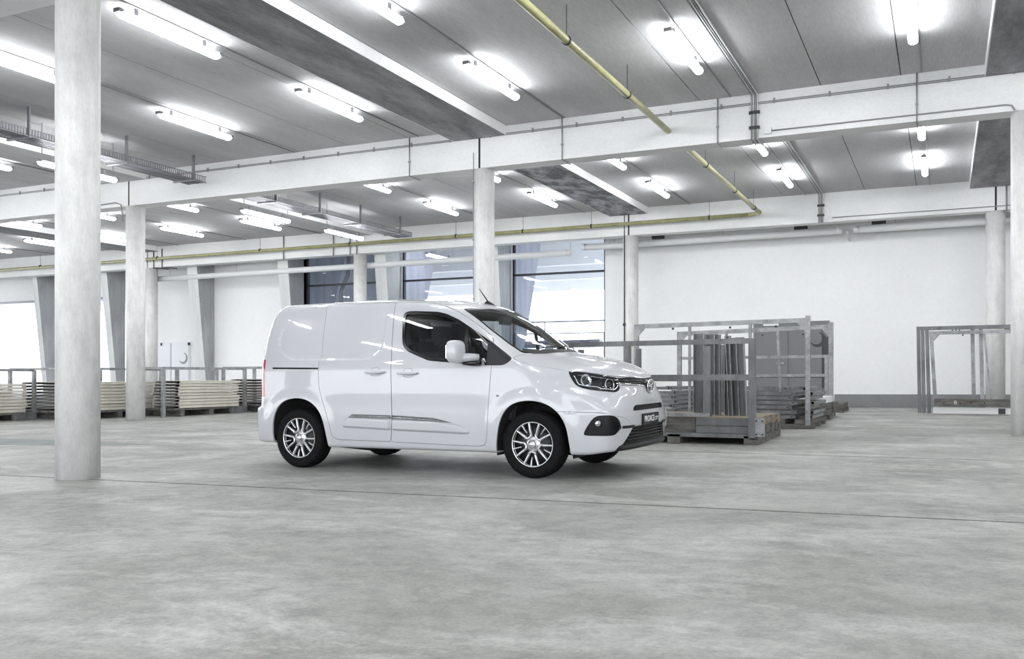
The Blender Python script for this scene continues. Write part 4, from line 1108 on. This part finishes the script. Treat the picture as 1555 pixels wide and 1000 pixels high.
        vs = [tuple((q @ Vector(p))+Vector(c)) for p in lens.v]; lens.v = [(a, b if s < 0 else -b, cc) for a, b, cc in vs]
        lens.build('lamp_bulb_lens', 'glass_lens' if nm == 'reflector' else 'gloss_black', hl)
    def strip(pts, r, mat_, nm, d=.012):
        P = []
        for x, y, z in pts:
            c, n = onhead(x, y, z, d); P.append((c[0], c[1] if s < 0 else -c[1], c[2]))
        MB().tube(P, r, 6).build(nm, mat_, hl)
    strip([(1.795, .765, .985), (1.86, .79, .905), (1.95, .77, .888), (2.03, .72, .882), (2.06, .70, .865), (2.15, .60, .850), (2.165, .56, .87), (2.17, .53, .90)], .0075, 'reflector', 'daytime_strip')
    strip([(1.83, .745, 1.0), (1.95, .68, .985), (2.06, .60, .962), (2.13, .53, .945)], .004, 'chrome_dark', 'upper_strip', .02)
    strip([(1.87, .80, .868), (1.95, .775, .852), (2.06, .72, .842), (2.15, .62, .832)], .005, 'reflector', 'lower_strip', .016)
    # fog lamp recess
    fb = patch(FOG, 'diag', .010, smooth=2)
    ds = f_fog(r2*(fb[0][:, 0]-np.abs(fb[0][:, 1])), fb[0][:, 2])
    bowl = (fb[0]-fb[1]*(.05*sstep(0, .05, -ds))[:, None]-fb[1]*.003, fb[1], fb[2])
    fo = skin('fog_lamp_recess', mir(bowl), 'black_plastic', van, 0)
    lip = patch(FOG, 'diag', .008, smooth=2, grow=.018)
    dl = f_fog(r2*(lip[0][:, 0]-np.abs(lip[0][:, 1])), lip[0][:, 2])
    lip = clip((lip[0]+lip[1]*(.010*np.exp(-((dl-.007)/.008)**2))[:, None], lip[1], lip[2]), .0-dl)
    skin('recess_lip', mir(lip), 'paint', fo, 0)
    c, n = fb[0][np.argmin(np.linalg.norm(fb[0]-np.array([2.10, -.868, .535]), axis=1))], None
    yl = float(c[1])*(-s) if s > 0 else float(c[1])
    fl_ = MB().lathe([(.034, -.004), (.032, .010), (.024, .016), (.0, .018)], n=20); q = Vector((.85, -.5 if s < 0 else .5, 0)).to_track_quat('Z', 'Y')
    fl_.v = [tuple((q @ Vector(p))+Vector((float(c[0])-.035, yl+(.022 if s < 0 else -.022), float(c[2])))) for p in fl_.v]
    fl_.build('fog_lamp', 'reflector', fo)
    # mirror
    mr = MB(); cxm, cym, czm = .685, -1.075, 1.228
    nu, nv = 24, 14; vs = []
    for i in range(nv+1):
        a = -math.pi/2+math.pi*i/nv
        for k in range(nu):
            b = 2*math.pi*k/nu
            ex = lambda c, p: math.copysign(abs(c)**p, c)
            x = .072*ex(math.cos(a), .55)*ex(math.cos(b), .75); y = .118*ex(math.cos(a), .55)*ex(math.sin(b), .6); z = .112*ex(math.sin(a), .6)
            x += .10*(.02-z)*.3
            vs.append((cxm+x, cym+y, czm+z))
    fsx = [(i*nu+k, i*nu+(k+1) % nu, (i+1)*nu+(k+1) % nu, (i+1)*nu+k) for i in range(nv) for k in range(nu)]
    mr.add(vs, fsx, True)
    arm = MB().tube([(.70, -1.06, 1.165), (.79, -.99, 1.172), (.86, -.93, 1.17)], [.045, .040, .034], 12)
    foot = MB().tube([(.72, -1.0, 1.12), (.80, -.955, 1.115), (.87, -.905, 1.12)], [.022, .030, .034], 10).prism([(.80, 1.092), (.93, 1.092), (.90, 1.16), (.86, 1.175)], 'y', -.925, -.885)
    gm_ = MB().box(cxm-.071, cxm-.062, cym-.075, cym+.075, czm-.062, czm+.062)
    for b_ in (mr, arm, foot, gm_):
        if s > 0: b_.v = [(x, -y, z) for x, y, z in b_.v]
    mo = mr.build('door_mirror', 'paint', van); arm.build('mirror_arm', 'paint', mo); foot.build('mirror_foot', 'gloss_black', mo); gm_.build('mirror_glass', 'chrome', mo)

# windscreen
w = patch(WSP, 'top', .016, off=-.003, smooth=1)
sw = f_ws(w[0][:, 0], w[0][:, 1])
skin('windscreen_border', clip(w, -(sw+.026)), 'gloss_black', van, .01)
skin('windscreen', clip(w, sw+.026), 'glass_van', van, 0)
low = patch([(1.22, -.68), (1.30, -.60), (1.385, -.46), (1.455, -.25), (1.482, 0), (1.455, .25), (1.385, .46), (1.30, .60), (1.22, .68), (1.20, .64), (1.33, .44), (1.39, .22), (1.41, 0), (1.39, -.22), (1.33, -.44), (1.20, -.64)], 'top', .014, off=.002, smooth=0)
skin('scuttle_panel', low, 'black_plastic', van, .01)
for s in (-1, 1):
    y0 = -.42 if s < 0 else .12
    pts = []
    for i in range(9):
        y = y0+.50*i/8*(1 if s < 0 else 1); x = 1.40-.36*y*y-.02-.012*i/8
        z = float(T(np.array([x]), np.array([y]))[0])+.012; pts.append((x, y, z))
    MB().tube(pts, .007, 6).build('wiper', 'black_plastic', van)

# front grilles, badge, plate
gu = patch(GR_UP, 'front', .010, smooth=0)
dgu = f_gu(gu[0][:, 1], gu[0][:, 2])
gr = skin('upper_grille', (gu[0]-gu[1]*(.004+.04*sstep(0, .012, -dgu))[:, None], gu[1], gu[2]), 'black_plastic', van, 0)
for z in (.900, .922):
    for a, b in ((-.49, -.10), (.10, .49)):
        pts = [(float(Xfc(z)-Xfa(z)*abs(y)**3)-.018, y, z+.012*abs(y)) for y in np.linspace(a, b, 9)]
        MB().tube(pts, .0055, 6).build('grille_bar', 'gloss_black', gr)
for a, b in ((-.53, -.085), (.085, .53)):
    pts = []
    for y in np.linspace(a, b, 14):
        z = .866+.030*min(1, abs(y)/.45); q = cast(np.array([2.6, y, z]), np.array([-1., 0, 0]), 0, .9, 200)
        pts.append((q[0]+.004, y, z))
    MB().tube(pts, [.007]*14, 8).build('chrome_bar', 'chrome', gr)
sl = patch(SLOT, 'front', .010, smooth=1); dsl = f_slot(sl[0][:, 1], sl[0][:, 2])
so = skin('middle_slot', (sl[0]-sl[1]*(.003+.03*sstep(0, .012, -dsl))[:, None], sl[1], sl[2]), 'black_plastic', van, 0)
pts = [(float(Xfc(.667)-Xfa(.667)*abs(y)**3)-.014, y, .667) for y in np.linspace(-.44, .44, 15)]
MB().tube(pts, .005, 6).build('slot_bar', 'black_plastic', so)
gl_ = patch(GR_LO, 'front', .012, smooth=0); dgl = f_gl(gl_[0][:, 1], gl_[0][:, 2])
rec = .045*sstep(0, .02, -dgl)*sstep(.335, .35, gl_[0][:, 2])
lg = skin('lower_grille', (gl_[0]-gl_[1]*(.002+rec)[:, None], gl_[1], gl_[2]), 'black_plastic', van, 0)
for z in (.365, .395, .425, .455, .48):
    hw = .455+max(0, (.493-z))*1.05
    pts = [(float(Xfc(z)-Xfa(z)*abs(y)**3)-.012, y, z) for y in np.linspace(-hw, hw, 19)]
    MB().tube(pts, .008, 6).build('grille_slat', 'black_plastic', lg)
lipm = patch([(-.70, .325), (.70, .325), (.74, .29), (.70, .262), (-.70, .262), (-.74, .29)], 'front', .012, off=.022, taper=.03, smooth=1)
skin('bumper_lip', lipm, 'black_plastic', van, 0)
for s in (-1, 1):
    st = patch(STRIP, 'front', .008, off=.003, smooth=0)
    skin('bumper_strip', st if s < 0 else mirror(st), 'black_plastic', van, .01)
# badge: three interlaced rings on a dark oval
bx, bz = 2.292, .868
bd = MB(); n = 36
ring = lambda ry, rz, oy=0, oz=0, dx=.018: [(bx+dx, oy+ry*math.cos(2*math.pi*k/n), bz+oz+rz*math.sin(2*math.pi*k/n)) for k in range(n+1)]
bk = MB().lathe([(0, .014), (.9, .012), (1.0, .0), (1.0, -.03)], n=n)
bk.v = [(bx+z, x*.092, bz+y*.064) for x, y, z in bk.v]
bo = bk.build('emblem', 'gloss_black', van)
def loop(pts, r): 
    m = MB(); m.tube(pts, r, 8, cap=False); return m
loop(ring(.092, .064), .0085).build('emblem_ring', 'chrome', bo)
loop(ring(.030, .055), .0065).build('emblem_ring', 'chrome', bo)
loop(ring(.060, .024, 0, .034), .0065).build('emblem_ring', 'chrome', bo)
pl = MB().box(2.302, 2.312, -.26, .26, .492, .602).build('number_plate', 'plate', van, bevel=.003)
MB().box(2.25, 2.303, -.20, .20, .50, .595).build('plate_holder', 'black_plastic', pl)
textobj('PROACE', .082, (2.3135, -.052, .547), (math.pi/2, 0, math.pi/2), 'plate_text', pl, 'plate_lettering', bold=.001)
textobj('CITY', .055, (2.3135, .178, .541), (math.pi/2, 0, math.pi/2), 'plate_text', pl, 'plate_lettering')
# rear window, rear plate recess, aerial
rw = MB().prism([(-.60, 1.12), (.60, 1.12), (.54, 1.60), (-.54, 1.60)], 'x', -2.095, -2.085)
aer = MB().prism([(.555, 1.745), (.575, 1.742), (.49, 1.795), (.47, 1.797), (.44, 1.768)], 'y', -.022, .022).build('aerial', 'black_plastic', van, bevel=.006)
MB().tube([(.485, 0, 1.785), (.375, 0, 1.935)], [.008, .0045], 8).build('aerial_rod', 'black_plastic', aer)
# underbody
MB().box(-1.0, 1.02, -.78, .78, .27, .34).box(-2.0, -1.76, -.78, .78, .32, .5).box(1.8, 2.1, -.7, .7, .28, .6).box(-1.9, 1.9, -.50, .50, .24, .45).build('underbody', 'underbody', van)
MB().tube([(-1.0, -.70, .27), (-.6, -.66, .24)], .05, 10).tube([(-1.9, .45, .27), (-1.2, .45, .27)], .1, 12).build('exhaust', 'underbody', van)
# cabin
MB().box(-.30, -.26, -.78, .78, .4, 1.62).build('bulkhead', 'bulkhead', van)
MB().prism([(.72, .55), (1.15, .55), (1.24, 1.02), (1.18, 1.13), (1.0, 1.12), (.85, 1.02), (.78, .80)], 'y', -.76, .76).prism([(1.10, .90), (1.30, 1.0), (1.38, 1.13), (1.18, 1.13)], 'y', -.48, .48).build('dashboard', 'interior', van, bevel=.02)
MB().prism([(1.02, 1.13), (1.22, 1.15), (1.16, 1.19), (1.05, 1.185)], 'y', -.62, -.22).build('instrument_hood', 'interior', van, bevel=.012)
MB().box(-.26, 1.2, -.78, .78, .36, .42).build('cabin_floor', 'interior', van)
for y in (-.42, .42):
    st = MB().box(.0, .52, y-.25, y+.25, .55, .76)
    se = st.build('seat', 'seat', van, bevel=.04)
    MB().prism([(-.14, .70), (.05, .72), (-.03, 1.36), (-.15, 1.36)], 'y', y-.24, y+.24).build('seat_back', 'seat', se, bevel=.04)
    MB().prism([(-.15, 1.39), (-.06, 1.39), (-.07, 1.58), (-.15, 1.58)], 'y', y-.13, y+.13).tube([(-.11, y-.06, 1.3), (-.11, y-.06, 1.42)], .007, 6).tube([(-.11, y+.06, 1.3), (-.11, y+.06, 1.42)], .007, 6).build('head_rest', 'seat', se, bevel=.02)
cw = [(.80+.05*math.cos(a)*1.0-.06*math.sin(a)*1.4, -.42+.19*math.cos(a), 1.0+.17*math.sin(a)) for a in np.linspace(0, 2*math.pi, 33)]
cw = [(.82-.07*math.sin(a), -.42+.185*math.cos(a), 1.03+.165*math.sin(a)) for a in np.linspace(0, 2*math.pi, 33)]
sw_ = MB().tube(cw, .014, 8, cap=False).build('steering_wheel', 'interior', van)
MB().bar((.82, -.60, 1.03), (.82, -.24, 1.03), .03, .02).bar((.82, -.42, 1.03), (1.05, -.42, .92), .09, .09).build('wheel_hub', 'interior', sw_)
MB().prism([(.66, 1.60), (.72, 1.62), (.71, 1.53), (.67, 1.53)], 'y', -.11, .11).bar((.70, 0, 1.60), (.72, 0, 1.67), .02).build('rear_view_mirror', 'interior', van)

# wheels
def make_wheel(x, y, s, steer=0.):
    # local frame: axis = y, outer side = -y ; mirrored for the far side by a half turn
    w = MB().lathe([(.05, -.02), (.12, -.035), (.17, -.02), (.20, .0), (.205, .16), (.215, .165)], 'y', n=40).build('wheel', 'steel_dark', van)
    prof = [(.205, -.088), (.222, -.098), (.245, -.102), (.285, -.102), (.305, -.094), (.320, -.080), (.3255, -.062), (.3255, -.052), (.319, -.050), (.319, -.045), (.3265, -.043), (.3265, -.008), (.319, -.006), (.319, .000), (.3265, .002), (.3265, .043), (.319, .045), (.319, .050), (.3255, .052), (.3255, .062), (.320, .080), (.305, .094), (.27, .102), (.222, .098), (.205, .088)]
    ty = MB().lathe(prof, 'y', n=72, closed=True).build('tyre', 'rubber', w)
    tr = MB()
    for k in range(72):
        a = 2*math.pi*k/72; ca, sa = math.cos(a), math.sin(a)
        for yy, sh in ((-.087, 0), (.087, .5)):
            a2 = a+sh*2*math.pi/72; ca, sa = math.cos(a2), math.sin(a2); ta = (-sa, ca)
            c0 = Vector((ca*.310, yy, sa*.310)); tan = Vector((ta[0], 0, ta[1])); rad = Vector((ca, 0, sa))
            tr.bar(c0-rad*.004+Vector((0, -.010 if yy < 0 else .010, 0)), c0+rad*.0125+Vector((0, .018 if yy < 0 else -.018, 0)), .014, .006, tuple(tan))
    o = tr.build('tread_blocks', 'rubber', w); o['kind'] = 'stuff'
    # cover: outer ring, fifteen spokes in five groups, hub cap
    cv = MB().lathe([(.203, -.070), (.208, -.090), (.214, -.096), (.222, -.094), (.225, -.086), (.222, -.076), (.203, -.066)], 'y', n=64)
    def spoke(a, r0, r1, w0, w1, y0, y1, tilt=0):
        A = math.radians(a); B_ = math.radians(a+tilt)
        p0 = Vector((math.cos(B_)*r0, 0, math.sin(B_)*r0)); p1 = Vector((math.cos(A)*r1, 0, math.sin(A)*r1)); d = (p1-p0).normalized(); n_ = Vector((-d.z, 0, d.x))
        vs = []
        for (p, w_, yy) in ((p0, w0, y0), ((p0+p1)/2, (w0+w1)/2, (y0+y1)/2-.006), (p1, w1, y1)):
            for sx, dy in ((-1, .022), (-.85, .002), (0, -.003), (.85, .002), (1, .022)): vs.append(p+n_*(sx*w_/2)+Vector((0, yy+dy, 0)))
        fsx = [(i*5+k, i*5+k+1, (i+1)*5+k+1, (i+1)*5+k) for i in range(2) for k in range(4)]
        cv.add([tuple(v) for v in vs], fsx, True)
    for gk in range(5):
        a0 = -90+72*gk
        spoke(a0-21, .075, .208, .026, .020, -.078, -.090, 4); spoke(a0+21, .075, .208, .026, .020, -.078, -.090, -4)
        spoke(a0, .125, .208, .010, .017, -.076, -.090)
        # U-shaped root joining the two legs
        pts = [(math.cos(math.radians(a0+t))*rr, -.080, math.sin(math.radians(a0+t))*rr) for t, rr in ((-24, .105), (-17, .083), (0, .072), (17, .083), (24, .105))]
        cv.tube(pts, .011, 6)
    cv.lathe([(.0, -.098), (.030, -.097), (.036, -.090), (.040, -.080), (.060, -.074), (.078, -.070), (.078, -.055)], 'y', n=40)
    hc = cv.build('wheel_cover', 'alloy', w)
    MB().lathe([(0, -.103), (.026, -.101), (.033, -.094), (.033, -.088)], 'y', n=32).build('centre_cap', 'alloy', w)
    dk = MB().lathe([(.05, -.050), (.205, -.046), (.205, -.03)], 'y', n=40).build('brake_shadow_disc', 'steel_dark', w)
    w.location = (x, y, .3265); w.rotation_euler = (0, random.uniform(0, .1), (math.pi if s > 0 else 0)+steer)
    return w
for x, r0 in ((AXR, 'rear'), (AXF, 'front')):
    for s in (-1, 1): make_wheel(x, s*.785, s)
MB().box(AXF-.02, AXF+.02, -.75, .75, .28, .33).box(AXR-.03, AXR+.03, -.75, .75, .27, .33).build('axle', 'underbody', van)
